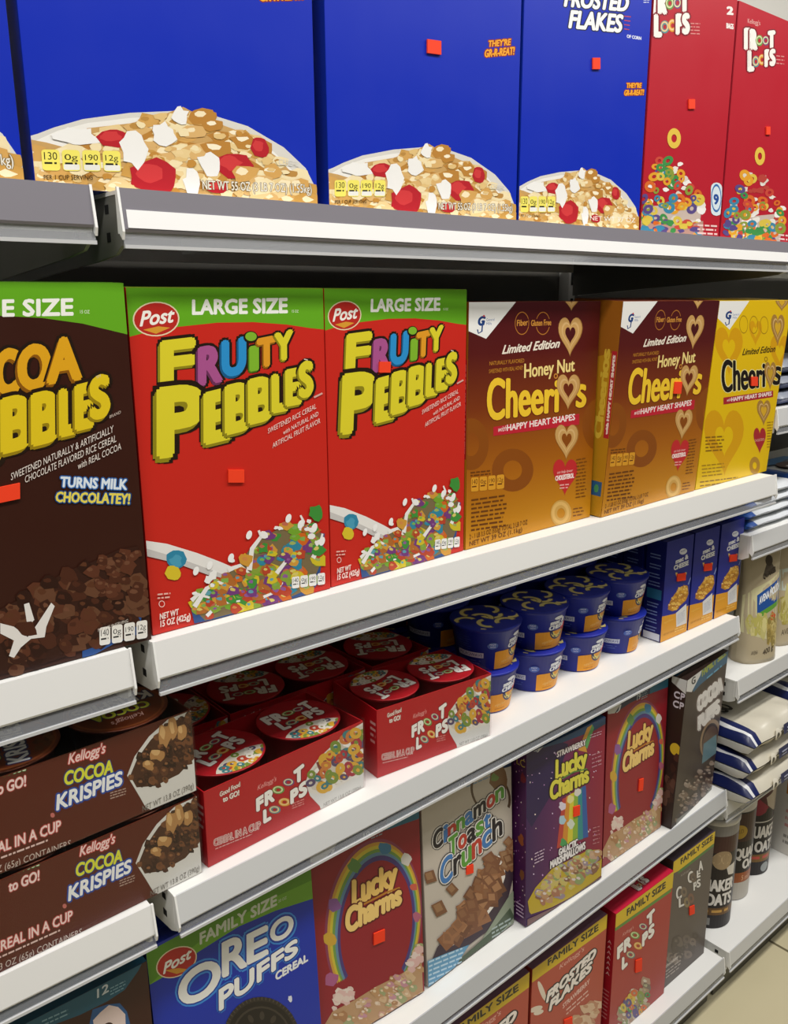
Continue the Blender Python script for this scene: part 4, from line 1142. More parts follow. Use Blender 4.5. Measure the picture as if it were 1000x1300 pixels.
CK14 = (370, 1000, 4.333)
QLC = [(387, 1098), (528.5, 1024), (535.5, 1259), (403, 1340)]
RB = ['#8a3a56', '#c8963a', '#c9b83a', '#6f9648', '#5f86a0', '#4a3a78']
def draw_charms(A):
    A.all('#8f1d2a')
    A.poly([(40, 300), (760, -60), (760, 120), (680, 185), (480, 270), (300, 360), (160, 450), (60, 480)], '#24304e')
    A.poly([(500, 120), (760, -10), (760, 120), (680, 185), (500, 262)], '#2b6a86')
    A.T('FAMILY SIZE', (270, 320), (660, 110), 60, c='#8a9a34', fat=3)
    A.poly([(40, 470), (60, 380), (200, 330), (230, 350), (150, 455), (95, 470)], '#c9c9c6'); A.T('J', (170, 440), (200, 420), 34, c='#dfe2ea', fat=1.5, skew=.3)
    A.T('19', (370, 330), (404, 312), 40, c='#c9d2dc', fat=1); A.lines(412, 270, 480, 4, 14, 6, '#8fa8b8', -.5)
    cx, cy = 430, 770
    for k, c in enumerate(RB):
        A.ring(cx + k * 3, cy + k * 4, 268 - k * 11, 462 - k * 14, .07, c, rot=8, n=48, a0=128, a1=392)
    A.scatter([(170, 1240), (250, 1140), (330, 1120), (250, 1230)], 10, 22, ['#e3d3c8', '#d9c2b8'], seed=4)
    for x, y, c, z in ((320, 470, '#5f8a4a', 36), (210, 690, '#8a5a98', 34), (490, 360, '#3f7aa0', 32), (185, 870, '#c9a038', 34), (195, 1080, '#a85a86', 38), (612, 410, '#d8d4cc', 34), (672, 720, '#b0607a', 26), (655, 560, '#c85a4a', 20)):
        A.blob(x, y, z, z * 1.05, c, int(x), n=10, jit=.2)
    A.T('Lucky', (312, 690), (556, 540), 140, 112, c='#e8c06a', fat=8, out=[(16, '#5a1018')])
    A.line([(340, 690), (430, 640), (500, 600), (575, 570)], 10, '#b87a2a')
    A.T('Charms', (276, 832), (580, 652), 128, 104, c='#ecc878', fat=8, out=[(16, '#5a1018')])
    reg = [(110, 1400), (180, 1290), (300, 1210), (420, 1130), (540, 1060), (620, 1030), (640, 920), (690, 880), (710, 980), (720, 1400)]
    A.poly([(200, 1250), (330, 1180), (440, 1110), (560, 1050), (640, 1000), (700, 960), (720, 1400), (110, 1400)], '#b8926a')
    A.scatter([(190, 1240), (300, 1190), (330, 1130), (230, 1160)], 14, 24, ['#dcb8b0', '#e0ccc0'], seed=7)
    A.scatter(reg, 120, 24, ['#b98f62', '#cdae86', '#a87a50', '#d6bca0', '#c79a86', '#c08a94', '#9aa070'], seed=9, hi=['#dcc6a4', '#c9a276', '#e0cdb8'])
    A.scatter([(600, 1000), (690, 880), (705, 960), (650, 1020)], 9, 26, ['#d8b0aa', '#e0ccc4'], seed=8)
    A.lines(450, 1290, 560, 1, 10, 8, '#8a2a3a', -.4)

CK15 = (510, 930, 3.82)
QCN = [(533.5, 1033), (653, 967), (650.6, 1173), (540.6, 1257)]
def draw_toast(A):
    A.all('#c2b9ad')
    A.poly([(60, 420), (90, 350), (300, 240), (560, 130), (560, 190), (480, 215), (380, 255), (250, 310), (150, 370), (100, 405)], '#26395e')
    A.T('16', (284, 308), (314, 290), 38, c='#cdd6e2', fat=1); A.lines(320, 270, 460, 3, 14, 6, '#7f98b8', -.45)
    A.poly([(88, 380), (92, 350), (190, 310), (160, 372)], '#d4d4d2'); A.T('V', (152, 372), (190, 350), 26, c='#e4e6ea')
    A.ring(440, 330, 92, 120, .12, '#5a4634', rot=-30, a0=120, a1=420); A.blob(480, 260, 44, 60, '#7a5a3c', 4, jit=.2); A.blob(460, 250, 20, 20, '#6f8a4a', 3)
    dk, bl, rd, gr = '#1f1a24', '#3f78b8', '#b83a2c', '#5a9a3a'
    def word(ls, p0, p1, h0, h1):
        n = len(ls); tot = sum(w for _, _, w in ls)
        for q in (0, 1):
            acc = 0
            for t, c, w in ls:
                a, b = acc / tot, (acc + w * .86) / tot; acc += w
                P = lambda u: (p0[0] + (p1[0] - p0[0]) * u, p0[1] + (p1[1] - p0[1]) * u)
                h = h0 + (h1 - h0) * (a + b) / 2
                if q == 0: A.T(t, P(a), P(b), h, c='#e4e0da', fat=3, out=[(13, dk), (9, '#e6e2dc')])
                else: A.T(t, P(a), P(b), h, c=c, fat=3.5)
    word([('C', dk, 1.2), ('i', bl, .5), ('n', rd, 1), ('n', gr, 1), ('a', bl, 1), ('m', dk, 1.5), ('o', rd, 1), ('n', gr, 1)], (152, 612), (508, 338), 84, 80)
    word([('T', gr, 1.1), ('o', rd, 1), ('a', dk, 1), ('s', gr, .9), ('t', bl, .8)], (228, 642), (440, 478), 92, 84)
    word([('C', bl, 1.3), ('r', dk, .8), ('u', gr, 1), ('n', rd, 1), ('c', bl, 1), ('h', dk, 1)], (184, 782), (496, 512), 118, 104)
    A.poly([(165, 1060), (260, 960), (380, 830), (480, 690), (530, 600), (545, 700), (500, 860), (400, 980), (270, 1080), (130, 1140)], '#3a2a3a')
    A.poly([(180, 1050), (240, 960), (330, 820), (420, 680), (470, 620), (500, 640), (500, 720), (450, 850), (350, 980), (240, 1050)], '#efe9e2')
    reg = [(190, 1040), (240, 960), (300, 870), (370, 750), (420, 640), (468, 640), (480, 720), (440, 840), (340, 970), (240, 1040)]
    A.poly(reg, '#7a4e34')
    A.scatter(reg, 64, 40, ['#8a5a3a', '#6f4630', '#9a6a48', '#7d5038'], kind='square', seed=3, hi=['#a87a56', '#8a5f42'])
    A.scatter([(490, 560), (545, 520), (545, 690), (500, 700)], 8, 28, ['#7a5238', '#8f6446'], kind='square', seed=6, hi=['#a07a5a'])
    for x, y, z in ((245, 790, 34), (180, 880, 40), (130, 740, 34)):
        A.scatter([(x - 8, y - 8), (x + 8, y - 8), (x + 8, y + 8), (x - 8, y + 8)], 1, z, ['#7a5238'], kind='square', seed=int(x), hi=['#96704e'])
    A.poly([(390, 1000), (520, 800), (560, 760), (560, 1000), (470, 1080), (330, 1150)], '#8f9a86'); A.poly([(260, 1120), (420, 980), (520, 860), (540, 900), (430, 1030), (300, 1150)], '#4a5a44')
    A.poly([(90, 1140), (200, 1090), (320, 1040), (240, 1160), (110, 1280)], '#5f9ac0')
    A.lines(120, 1130, 300, 6, 20, 8, '#b8d4e4', -.45); A.lines(430, 960, 530, 3, 18, 8, '#a8b8b4', -.6)

CK16 = (640, 880, 4.193)
QGA = [(661, 968), (771, 911), (763.5, 1116), (666.7, 1179)]
def draw_galaxy(A):
    g = ramp_mat('purple_to_crimson_print', [(0, '#3a1a52'), (0.35, '#5a2358'), (0.7, '#7f1f44'), (1.0, '#8f2038')], 0, 0, .173)
    A.all(g)
    A.poly([(80, 380), (260, 280), (330, 300), (250, 560), (130, 760), (90, 700)], '#2a1a4a')
    r = random.Random(8)
    for _ in range(70): A.ell(r.uniform(90, 520), r.uniform(330, 1150), r.uniform(2, 5), r.uniform(2, 6), r.choice(['#d8c8e4', '#c89ad0', '#e8d8d0']), n=8, layer=6)
    A.poly([(200, 300), (300, 200), (600, 60), (600, 140), (480, 215), (300, 290), (180, 330)], '#264a70')
    A.T('FAMILY SIZE', (262, 262), (512, 142), 42, c='#9aa33a', fat=2.4)
    A.poly([(80, 340), (110, 300), (225, 250), (230, 270), (155, 355), (100, 345)], '#bdbdbc'); g_logo(A, 138, 318, 40); A.lines(176, 275, 215, 2, 12, 5, '#8a8a90', -.5)
    A.poly([(388, 330), (440, 200), (470, 180), (430, 300), (440, 340)], '#c9923a'); A.poly([(420, 300), (470, 180), (480, 200), (440, 320)], '#5a9a5a')
    for k, c in enumerate(('#b8423a', '#d08a2e', '#d3c83a', '#8ab03a', '#2f8a8a', '#2f5aa0')):
        x0, x1 = 300 + k * 22, 272 + k * 29
        A.poly([(x0, 600 - k * 14), (x0 + 22, 590 - k * 14), (x1 + 29, 850 - k * 12), (x1, 860 - k * 12)], c)
    for x, y, c in ((300, 640, '#d8d0e0'), (350, 730, '#d0d8c8'), (310, 830, '#4a9a5a'), (300, 710, '#a8c8d8'), (385, 560, '#d8d4cc'), (345, 600, '#e0d890')): A.blob(x, y, 20, 24, c, int(x + y), jit=.2)
    A.T('STRAWBERRY', (266, 376), (432, 296), 30, c='#ece4e4', fat=1.6, out=[(5, '#3a1a3a')])
    A.T('Lucky', (262, 496), (436, 410), 104, 92, c='#d8cf4a', fat=5, out=[(11, '#2a2018')])
    A.line([(300, 490), (360, 452), (440, 430)], 7, '#5a8a3a')
    A.T('Charms', (232, 612), (446, 496), 96, 84, c='#d8cf4a', fat=5, out=[(11, '#2a2018')])
    A.poly([(130, 1180), (120, 1130), (160, 1060), (250, 960), (330, 920), (440, 860), (500, 850), (520, 900), (515, 980), (400, 1070), (250, 1150), (140, 1190)], '#c0a62e')
    reg = [(170, 1110), (190, 1050), (260, 970), (340, 930), (450, 870), (500, 865), (510, 940), (420, 1010), (300, 1090), (200, 1130)]
    A.scatter(reg, 80, 22, ['#a8745a', '#b98f6a', '#8fa068', '#c0a08a', '#9a8a98', '#c9b86a', '#86604a'], seed=5, hi=['#c9aa8a', '#b0c08a', '#d8ccc8'])
    A.T('GALACTIC', (284, 896), (386, 836), 34, c='#ece8ea', fat=2, out=[(5, '#2a1a2a')]); A.T('MARSHMALLOWS', (238, 962), (428, 850), 36, c='#ece8ea', fat=2, out=[(5, '#2a1a2a')])
    A.lines(455, 240, 525, 2, 14, 5, '#c8a0b0', -.4); A.lines(465, 350, 525, 4, 22, 7, '#b87a8a', -.4); A.lines(150, 890, 205, 4, 16, 6, '#c8b0c8', -.5); A.lines(470, 740, 510, 5, 20, 6, '#b8707a', -.3)
    A.poly([(120, 1250), (300, 1160), (520, 1010), (520, 980), (300, 1130), (120, 1215)], '#7a5a5a')
def side_galaxy(A):
    r = random.Random(4)
    A.T('LC', (70, 8), (96, 8), 4, c='#cdb24a')
    for _ in range(40): A.ell(r.uniform(60, 99), r.uniform(3, 95), 1.2, .5, r.choice(['#c89ad0', '#e8d8d0', '#a85a98']), n=6, layer=3)
    A.blob(90, 14, 9, 3, '#7a2030', 3); A.blob(85, 50, 9, 3, '#8a4a2a', 5); A.blob(88, 70, 8, 3, '#7a4a2a', 7); A.lines(70, 88, 96, 4, 2.2, .8, '#c8b0c8')

CK17 = (750, 810, 4.333)
QPF = [(870, 853), (927, 820), (902.5, 1002), (851.6, 1053.6)]
def draw_puffs(A):
    A.all('#32231f')
    A.poly([(530, 180), (620, 90), (770, 30), (770, 110), (700, 160), (600, 230), (560, 270)], '#275878')
    A.T('FAMILY SIZE', (612, 178), (752, 70), 50, c='#8f9a3a', fat=2); A.lines(640, 190, 730, 1, 10, 10, '#5fa0c0', -.7)
    A.poly([(500, 180), (620, 100), (600, 170), (548, 268), (480, 250)], '#cfcfcd'); A.T('G', (548, 222), (570, 210), 44, c='#2a2a30', fat=2)
    A.T('COCOA', (588, 398), (726, 286), 88, 84, c='#d9d6d4', fat=8, out=[(15, '#5a4a46')]); A.T('PUFFS', (592, 508), (706, 410), 78, 72, c='#d9d6d4', fat=8, out=[(15, '#5a4a46')])
    A.ring(655, 560, 52, 110, .2, '#8a7258', rot=12); A.ell(655, 580, 40, 90, '#5a463a', 12)
    A.poly([(620, 590), (690, 540), (690, 640), (610, 700)], '#5a7a86')
    reg = [(460, 1020), (480, 900), (520, 780), (600, 740), (680, 680), (670, 820), (600, 900), (540, 980), (470, 1040)]
    A.scatter(reg, 80, 16, ['#4a362c', '#5f483a', '#3a2a22', '#6f5a4c', '#8a7a70'], seed=4, hi=['#7f6a5a', '#9a8c80'])
    A.poly([(470, 1000), (600, 900), (670, 800), (670, 830), (560, 960), (465, 1045)], '#7f7f78')
def side_puffs(A):
    A.poly([(60, 0), (100, 0), (100, 9), (60, 4)], '#cfcfcd'); A.T('CP', (70, 13), (98, 13), 4, c='#cfc8d4', fat=.3); A.T('CP', (70, 19), (98, 19), 4, c='#cfc8d4', fat=.3)
    A.ell(88, 46, 14, 4, '#d0b02e'); r = random.Random(3)
    for _ in range(14): A.blob(r.uniform(70, 98), r.uniform(48, 84), 8, 3, r.choice(['#4a2c22', '#5a3a2e', '#3a2018']), r.randint(0, 99), layer=4)

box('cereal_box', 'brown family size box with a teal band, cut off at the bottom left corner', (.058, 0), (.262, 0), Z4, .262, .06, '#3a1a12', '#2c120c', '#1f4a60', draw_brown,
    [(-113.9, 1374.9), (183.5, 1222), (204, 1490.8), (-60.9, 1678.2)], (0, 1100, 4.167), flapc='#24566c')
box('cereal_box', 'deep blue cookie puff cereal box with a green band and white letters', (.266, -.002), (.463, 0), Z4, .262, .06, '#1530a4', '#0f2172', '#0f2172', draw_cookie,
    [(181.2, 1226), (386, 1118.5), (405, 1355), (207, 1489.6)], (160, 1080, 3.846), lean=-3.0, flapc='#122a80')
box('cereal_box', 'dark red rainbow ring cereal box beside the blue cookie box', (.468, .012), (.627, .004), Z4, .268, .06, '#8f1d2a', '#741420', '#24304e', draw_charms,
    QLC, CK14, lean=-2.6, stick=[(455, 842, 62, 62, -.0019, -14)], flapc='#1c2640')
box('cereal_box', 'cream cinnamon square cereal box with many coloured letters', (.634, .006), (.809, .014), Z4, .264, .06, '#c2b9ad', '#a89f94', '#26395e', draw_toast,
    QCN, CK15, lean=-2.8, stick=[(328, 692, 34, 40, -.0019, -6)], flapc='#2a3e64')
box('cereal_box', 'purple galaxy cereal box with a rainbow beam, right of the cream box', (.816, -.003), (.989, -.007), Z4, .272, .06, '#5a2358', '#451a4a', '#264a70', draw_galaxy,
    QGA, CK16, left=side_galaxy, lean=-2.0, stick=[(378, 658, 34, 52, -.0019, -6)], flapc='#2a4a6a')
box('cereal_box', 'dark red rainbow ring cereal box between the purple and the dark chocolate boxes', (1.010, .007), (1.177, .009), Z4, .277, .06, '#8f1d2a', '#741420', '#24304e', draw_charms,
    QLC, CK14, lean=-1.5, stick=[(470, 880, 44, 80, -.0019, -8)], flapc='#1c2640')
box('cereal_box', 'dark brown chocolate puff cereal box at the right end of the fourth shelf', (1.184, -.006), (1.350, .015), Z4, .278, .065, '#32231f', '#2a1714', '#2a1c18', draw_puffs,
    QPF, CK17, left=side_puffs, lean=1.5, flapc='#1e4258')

# base shelf -----------------------------------------------------------------------------------------------------
CK19 = (560, 1180, 4.545)
QRB = [(675.5, 1228), (771, 1157), (760.4, 1328.5), (668.2, 1411.0)]
CORAL = '#b24c3a'
def draw_coral(A):
    A.all(CORAL)
    A.poly([(480, 240), (980, -120), (980, -40), (900, 20), (530, 290), (480, 320)], '#d6b61e')
    A.T('FAMILY SIZE', (615, 196), (905, -10), 36, c='#2a2412', fat=2)
    A.T("Kellogg's", (680, 220), (822, 110), 30, c='#e0b0a4', skew=.2)
    for x, y, rx, ry in ((580, 345, 14, 62), (545, 450, 40, 16), (560, 470, 30, 14)): A.ell(x, y, rx, ry, '#e0d2c0', -20)
    A.T('FROSTED', (606, 412), (884, 148), 66, 60, c='#f0e8e2', fat=4, out=[(11, '#241a1c')], skew=.2)
    A.T('FLAKES', (622, 462), (860, 226), 64, 58, c='#f0e8e2', fat=4, out=[(11, '#241a1c')], skew=.2)
    A.T('STRAWBERRY', (700, 450), (855, 300), 26, c='#e3bdb2', fat=1); A.lines(720, 455, 850, 2, 24, 8, '#e3bdb2', -.9)
    A.scatter([(690, 620), (900, 380), (900, 700), (600, 800)], 60, 30, ['#c08a6a', '#c9a27e', '#a8604a', '#d8b898'], seed=4, hi=['#d9c0a0', '#c0906e'])
CK18 = (740, 1040, 5.0)
QRC = [(779, 1158.5), (863, 1097), (853.5, 1244), (771, 1320)]
def draw_loops_family(A):
    A.all('#a9342f')
    A.poly([(150, 620), (640, 250), (640, 370), (600, 390), (195, 675), (150, 700)], '#d6b61e')
    A.poly([(190, 680), (600, 392), (600, 410), (190, 698)], '#5a8a3a')
    A.T('FAMILY SIZE', (278, 592), (556, 390), 40, 36, c='#2a2412', fat=2.4)
    A.T("Kellogg's", (250, 720), (330, 662), 22, c='#d9a09a', skew=.2)
    loops_logo(A, quadmap((196, 790), (478, 530), (480, 690), (236, 940)))
    A.scatter([(250, 1180), (330, 1050), (450, 960), (480, 1050), (440, 1160), (300, 1290), (220, 1300)], 50, 26, ['#8a9a68', '#a88a6a', '#c9b8a8', '#7a6a5a', '#b0907a'], seed=3, hi=['#d8d0c0', '#b0b088'])
    A.scatter([(250, 1120), (400, 1010), (470, 1040), (420, 1150), (290, 1250)], 26, 24, LOOPS, kind='ring', seed=12)
def top_loops(A):
    A.all('#c01e3c'); loops_logo(A, quadmap((46, 30), (66, 30), (66, 84), (46, 84)))
def side_red(A):
    A.all('#9a1622')
    for k in range(7): A.T('A', (80, 24 + k * 4), (92, 24 + k * 4), 2.4, c='#d9b0aa')
    A.lines(70, 60, 95, 8, 3, 1, '#c07070')
QRD = [(856, 1086), (918, 1040), (897, 1206), (838, 1256)]
def draw_grey(A):
    A.all('#594f4a')
    A.poly([(560, 250), (900, -20), (900, 62), (885, 82), (612, 292), (560, 320)], '#d6b61e'); A.poly([(612, 294), (885, 84), (885, 100), (612, 312)], '#4a7a3a')
    A.T('FAMILY SIZE', (632, 246), (868, 62), 36, 32, c='#2a2412', fat=2)
    A.T("Kellogg's", (630, 330), (700, 280), 16, c='#9a8f8a', skew=.2)
    for t, x, y, w, h in (('C', 596, 488, 36, 80), ('L', 614, 536, 34, 58), ('C', 682, 372, 34, 72), ('P', 722, 416, 22, 52), ('S', 746, 396, 24, 50), ('E', 748, 330, 22, 46), ('A', 762, 286, 28, 66)):
        A.T(t, (x, y), (x + w, y - w * .5), h, c='#dedad6', fat=3, out=[(7, '#3a322e')])
    for x, y, c in ((650, 430, '#7a6a5a'), (720, 330, '#6a5a4e'), (670, 500, '#8a7a5a'), (700, 470, '#7a5a4a')): A.ring(x, y, 22, 34, .6, c)
    A.scatter([(560, 780), (650, 700), (740, 720), (690, 850), (540, 900), (520, 860)], 34, 26, ['#6a5e56', '#7a6c62', '#514740', '#8a7d72'], kind='ring', seed=5)
    A.T('chocolatey', (510, 940), (600, 870), 22, c='#c9c0ba', fat=.8); A.lines(510, 960, 620, 3, 20, 8, '#b0a6a0', -.75)
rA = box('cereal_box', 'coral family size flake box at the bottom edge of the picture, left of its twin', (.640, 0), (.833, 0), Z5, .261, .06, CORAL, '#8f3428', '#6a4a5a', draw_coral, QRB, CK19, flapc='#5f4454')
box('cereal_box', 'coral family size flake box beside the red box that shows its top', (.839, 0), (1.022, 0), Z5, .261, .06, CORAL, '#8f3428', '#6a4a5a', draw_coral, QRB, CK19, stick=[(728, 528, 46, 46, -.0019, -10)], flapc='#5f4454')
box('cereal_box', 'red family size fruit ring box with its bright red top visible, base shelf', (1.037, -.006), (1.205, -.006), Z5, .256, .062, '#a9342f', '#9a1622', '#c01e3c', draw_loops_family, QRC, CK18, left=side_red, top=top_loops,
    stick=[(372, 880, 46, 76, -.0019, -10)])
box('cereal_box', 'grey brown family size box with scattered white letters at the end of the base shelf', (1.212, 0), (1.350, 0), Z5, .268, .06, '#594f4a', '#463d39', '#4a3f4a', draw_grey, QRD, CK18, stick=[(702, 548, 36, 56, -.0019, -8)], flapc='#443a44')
# far bay --------------------------------------------------------------------------------------------------------
def pillow(w, d, h, mi_fn, seed=0, nx=30, ny=20, wr=.0025):
    bm = bmesh.new(); r = random.Random(seed)
    ph = [r.uniform(0, 6.28) for _ in range(6)]
    def pt(i, j, s):
        u, v = i / nx * 2 - 1, j / ny * 2 - 1
        prof = max(0.0, (1 - abs(u) ** (16 if u < 0 else 6))) ** .5 * max(0.0, (1 - abs(v) ** 9)) ** .5
        z = s * h / 2 * (0.04 + .96 * prof)
        z += s * wr * math.sin(9 * u + ph[0] + 3 * v) * math.sin(5 * v + ph[1]) * prof + s * wr * .8 * math.sin(17 * u + ph[2] + 8 * v) * (abs(u) ** 2) * prof
        sh = 1 - .05 * (1 - prof) * abs(v)
        return (w / 2 * u * sh, d / 2 * v * (1 - .03 * math.sin(7 * u + ph[3]) * .4), z)
    for s in (1, -1):
        g = [[bm.verts.new(pt(i, j, s)) for j in range(ny + 1)] for i in range(nx + 1)]
        for i in range(nx):
            for j in range(ny):
                q = (g[i][j], g[i + 1][j], g[i + 1][j + 1], g[i][j + 1])
                f = bm.faces.new(q if s > 0 else q[::-1]); f.smooth = True
                f.material_index = mi_fn((i + .5) / nx * 2 - 1, (j + .5) / ny * 2 - 1, s)
    bmesh.ops.remove_doubles(bm, verts=bm.verts, dist=1e-6)
    return bm

def flat_bag(name, label, cat, loc, w, d, h, cols, mi_fn, art_front=None, art_top=None, rz=0.0, seed=0, group=None, wr=.0025):
    root = thing(name, label, cat, loc, rz, 0, group)
    o = link('bag_body', pillow(w, d, h, mi_fn, seed, wr=wr), [M(c, 'bag') for c in cols], root)
    o.location = (0, 0, h / 2)
    def prof(u, v): return max(0.0, (1 - abs(u) ** (16 if u < 0 else 6))) ** .5 * max(0.0, (1 - abs(v) ** 9)) ** .5
    if art_front:      # printed label that follows the rounded front flank
        ms = MatSet(); bm = bmesh.new(); A = Art(w * .8, h * .9); art_front(A)
        def fn(X, Z, q):
            u = (X - w * .4) / (w / 2); t = Z / (h * .9) * 1.7 - .85
            # find v on the front flank where the pillow has this height
            v = -(1 - min(1.0, (abs(t) * 1.0)) ** 2) ** (1 / 9) if abs(t) < 1 else 0
            z = h / 2 * t * max(.2, (1 - abs(u) ** 6)) ** .5
            return (w / 2 * u, d / 2 * v - .004 - q, h / 2 + z)
        A.build(bm, ms, fn=fn, cuts=[w * .8 * k / 14 for k in range(1, 14)])
        link('front_label', bm, ms.l, root)
    if art_top:
        ms = MatSet(); bm = bmesh.new(); A = Art(w * .8, d * .7); art_top(A)
        def fn2(X, Z, q):
            u = (X - w * .4) / (w / 2); v = (Z - d * .35) / (d / 2)
            return (w / 2 * u, d / 2 * v, h / 2 + h / 2 * prof(u, v) + .0035 + q)
        A.build(bm, ms, fn=fn2, cuts=[w * .8 * k / 16 for k in range(1, 16)])
        link('top_label', bm, ms.l, root)
    return root

# stacked oat bags (cream with navy ends)
CREAM, BN, BW = '#cfc9b8', '#1a2356', '#dedfe0'
def oat_mi(u, v, s):
    if u > -.74: return 0
    if u > -.86: return 1
    if u > -.93: return 2 if s > 0 else 1
    return 1 if s > 0 else 2
def oat_front(A):
    A.poly([(50, 20), (96, 20), (96, 74), (52, 74)], '#232c5c'); A.lines(55, 36, 92, 2, 16, 6, '#aab0c8', 0, 4)
    A.ell(36, 48, 6, 30, '#ded8c8'); A.ell(36, 52, 3.2, 16, '#2a2622')
def oat_top(A):
    A.poly([(34, 30), (90, 30), (90, 52), (34, 52)], '#262e58'); A.T('OATS', (46, 48), (80, 48), 14, c='#c9ccd8', fat=.5); A.blob(30, 40, 6, 10, '#8a2a34', 3)
    A.T('GO', (12, 74), (30, 74), 16, c='#2e2a26', fat=1)
for k in range(3):
    flat_bag('oat_bag', 'cream oat bag with navy ends in the near stack, %s' % ('lowest on the shelf', 'middle of three', 'topmost')[k], 'oat bag',
             (1.491 + (.003, -.002, .0)[k], .082 + (-.004, .003, 0)[k], .4295 + k * .0515), .222, .245, .046, [CREAM, BN, BW], oat_mi, oat_front, oat_top if k == 2 else None, seed=k, group='stacked oat bags')
for k in range(3):
    flat_bag('oat_bag', 'cream oat bag in the second stack at the right edge, %s' % ('lowest on the shelf', 'middle of three', 'topmost')[k], 'oat bag',
             (1.728 + (.003, -.002, .0)[k], .082 + (0, -.004, .003)[k], .4295 + k * .0515), .222, .245, .046, [CREAM, BN, BW], oat_mi, oat_front, oat_top if k == 2 else None, seed=k + 9, group='stacked oat bags')
# packets, blue and white
def pk_mi(u, v, s):
    return 1 if u < -.72 else 0
def pk_top(A):
    A.poly([(0, 0), (100, 0), (100, 18), (30, 34), (0, 30)], '#2a78b8'); A.ell(44, 58, 26, 28, '#4a1c18'); A.T('oats', (28, 66), (60, 66), 18, c='#e9e4e0', fat=.8)
def pk_front(A):
    A.poly([(0, 0), (100, 0), (100, 34), (0, 22)], '#2a7ac0')
for k in range(4):
    flat_bag('snack_packet', 'blue and white snack packet beside the pasta boxes, %s' % ('lowest of four', 'second from the bottom', 'third from the bottom', 'topmost of four')[k], 'packet',
             (1.498 + (.002, -.003, .003, 0)[k], .092 + .002 * k, .9446 + k * .0178), .2, .15, .0160, ['#d6dadf', '#1c4fa0'], pk_mi, None, pk_top if k == 3 else None, seed=30 + k, group='blue and white packets', wr=.0008)
for k in range(4):
    flat_bag('snack_packet', 'blue and white snack packet at the right edge, %s' % ('lowest of four', 'second from the bottom', 'third from the bottom', 'topmost of four')[k], 'packet',
             (1.71 + (.002, -.003, .003, 0)[k], .092 + .002 * k, .9446 + k * .0178), .2, .15, .0160, ['#d6dadf', '#1c4fa0'], pk_mi, None, pk_top if k == 3 else None, seed=40 + k, group='blue and white packets', wr=.0008)
for k in range(3):
    flat_bag('snack_packet', 'grey blue packet behind the yellow box, %s' % ('lowest of three', 'middle of three', 'topmost of three')[k], 'packet',
             (1.60, .100 + .003 * k, 1.1590 + k * .027), .26, .16, .024, ['#8d93a0', '#2a3a6a'], lambda u, v, s: 1 if v < -.55 and s < 0 else 0, seed=50 + k, group='grey blue packets', wr=.001)

# stand-up pouches
def pouch(label, loc, rz, w, h, d, draw, seed):
    root = thing('oat_pouch', label, 'pouch', loc, rz)
    n, m = 16, 26; r = random.Random(seed); ph = r.uniform(0, 6)
    def half(X, Z):
        t = Z / h; u = 2 * X / w - 1
        base = d / 2 * (1 - t ** 1.6) ** .8 if t < 1 else 0
        e = max(0, 1 - abs(u) ** 3) ** .5
        return .0015 + base * (.15 + .85 * e) + .0016 * math.sin(7 * t + ph + 2 * u) * e * (1 - t)
    def pt(X, Z, s, q=0):
        nar = 1 - .05 * math.sin(math.pi * Z / h)
        return ((X - w / 2) * nar, s * (half(X, Z) + q), Z)
    bm = bmesh.new(); ms = MatSet(); ms(M('#b7a98c', 'bag'))
    for s in (-1, 1):
        g = [[bm.verts.new(pt(w * i / n, h * j / m, s)) for j in range(m + 1)] for i in range(n + 1)]
        for i in range(n):
            for j in range(m):
                q = (g[i][j], g[i + 1][j], g[i + 1][j + 1], g[i][j + 1])
                f = bm.faces.new(q if s < 0 else q[::-1]); f.smooth = True
        if s < 0: g0 = g
    for j in range(m):
        bm.faces.new((g0[0][j], g0[0][j + 1], g[0][j + 1], g[0][j])); bm.faces.new((g0[n][j], g[n][j], g[n][j + 1], g0[n][j + 1]))
    for i in range(n):
        bm.faces.new((g0[i][0], g[i][0], g[i + 1][0], g0[i + 1][0])); bm.faces.new((g0[i][m], g0[i + 1][m], g[i + 1][m], g[i][m]))
    A = Art(w, h); draw(A)
    A.build(bm, ms, fn=lambda X, Z, q: pt(X, Z, -1, q + 1e-4), cuts=[w * k / 12 for k in range(1, 12)])
    link('pouch_body', bm, ms.l, root)
    bm = bmesh.new(); add_box(bm, (-w / 2, -.0022, h - .012), (w / 2, .0022, h + .002), 0, .0006)
    link('heat_seal', bm, [M('#a99b80', 'bag')], root)
    return root
def draw_pouch(A):
    A.poly([(0, 40), (20, 34), (60, 29), (100, 22), (100, 74), (60, 80), (0, 72)], '#ccc69c')
    A.T('QUAKER', (44, 27), (80, 22), 4.5, c='#3a3026', fat=.3)
    A.ell(62, 12, 10, 4.5, '#4a4034'); A.poly([(46, 22), (54, 15), (70, 15), (80, 21), (78, 23), (46, 25)], '#5a5044')
    A.poly([(28, 40), (98, 27), (98, 46), (28, 56)], '#23509a'); A.poly([(28, 56), (98, 46), (98, 50), (28, 61)], '#5f9a3a')
    A.T('AVENA', (34, 48), (60, 43), 6, c='#e9edf2', fat=.4); A.T('MOLIDA', (63, 42.5), (95, 37), 6, c='#e9edf2', fat=.4)
    A.scatter([(10, 62), (60, 60), (50, 74), (10, 72)], 20, 6, ['#b8b060', '#d2c88a', '#c0b878'], seed=4); A.blob(72, 60, 9, 4, '#c8502e', 3)
    A.scatter([(60, 64), (95, 58), (90, 84), (60, 86)], 24, 6, ['#b09a56', '#c9b87a', '#8f7d44'], seed=7)
    A.T('AVENA', (18, 92), (32, 91), 3.5, c='#4a4034'); A.T('400 g', (46, 93), (76, 90), 4.5, c='#4a4034', fat=.2)
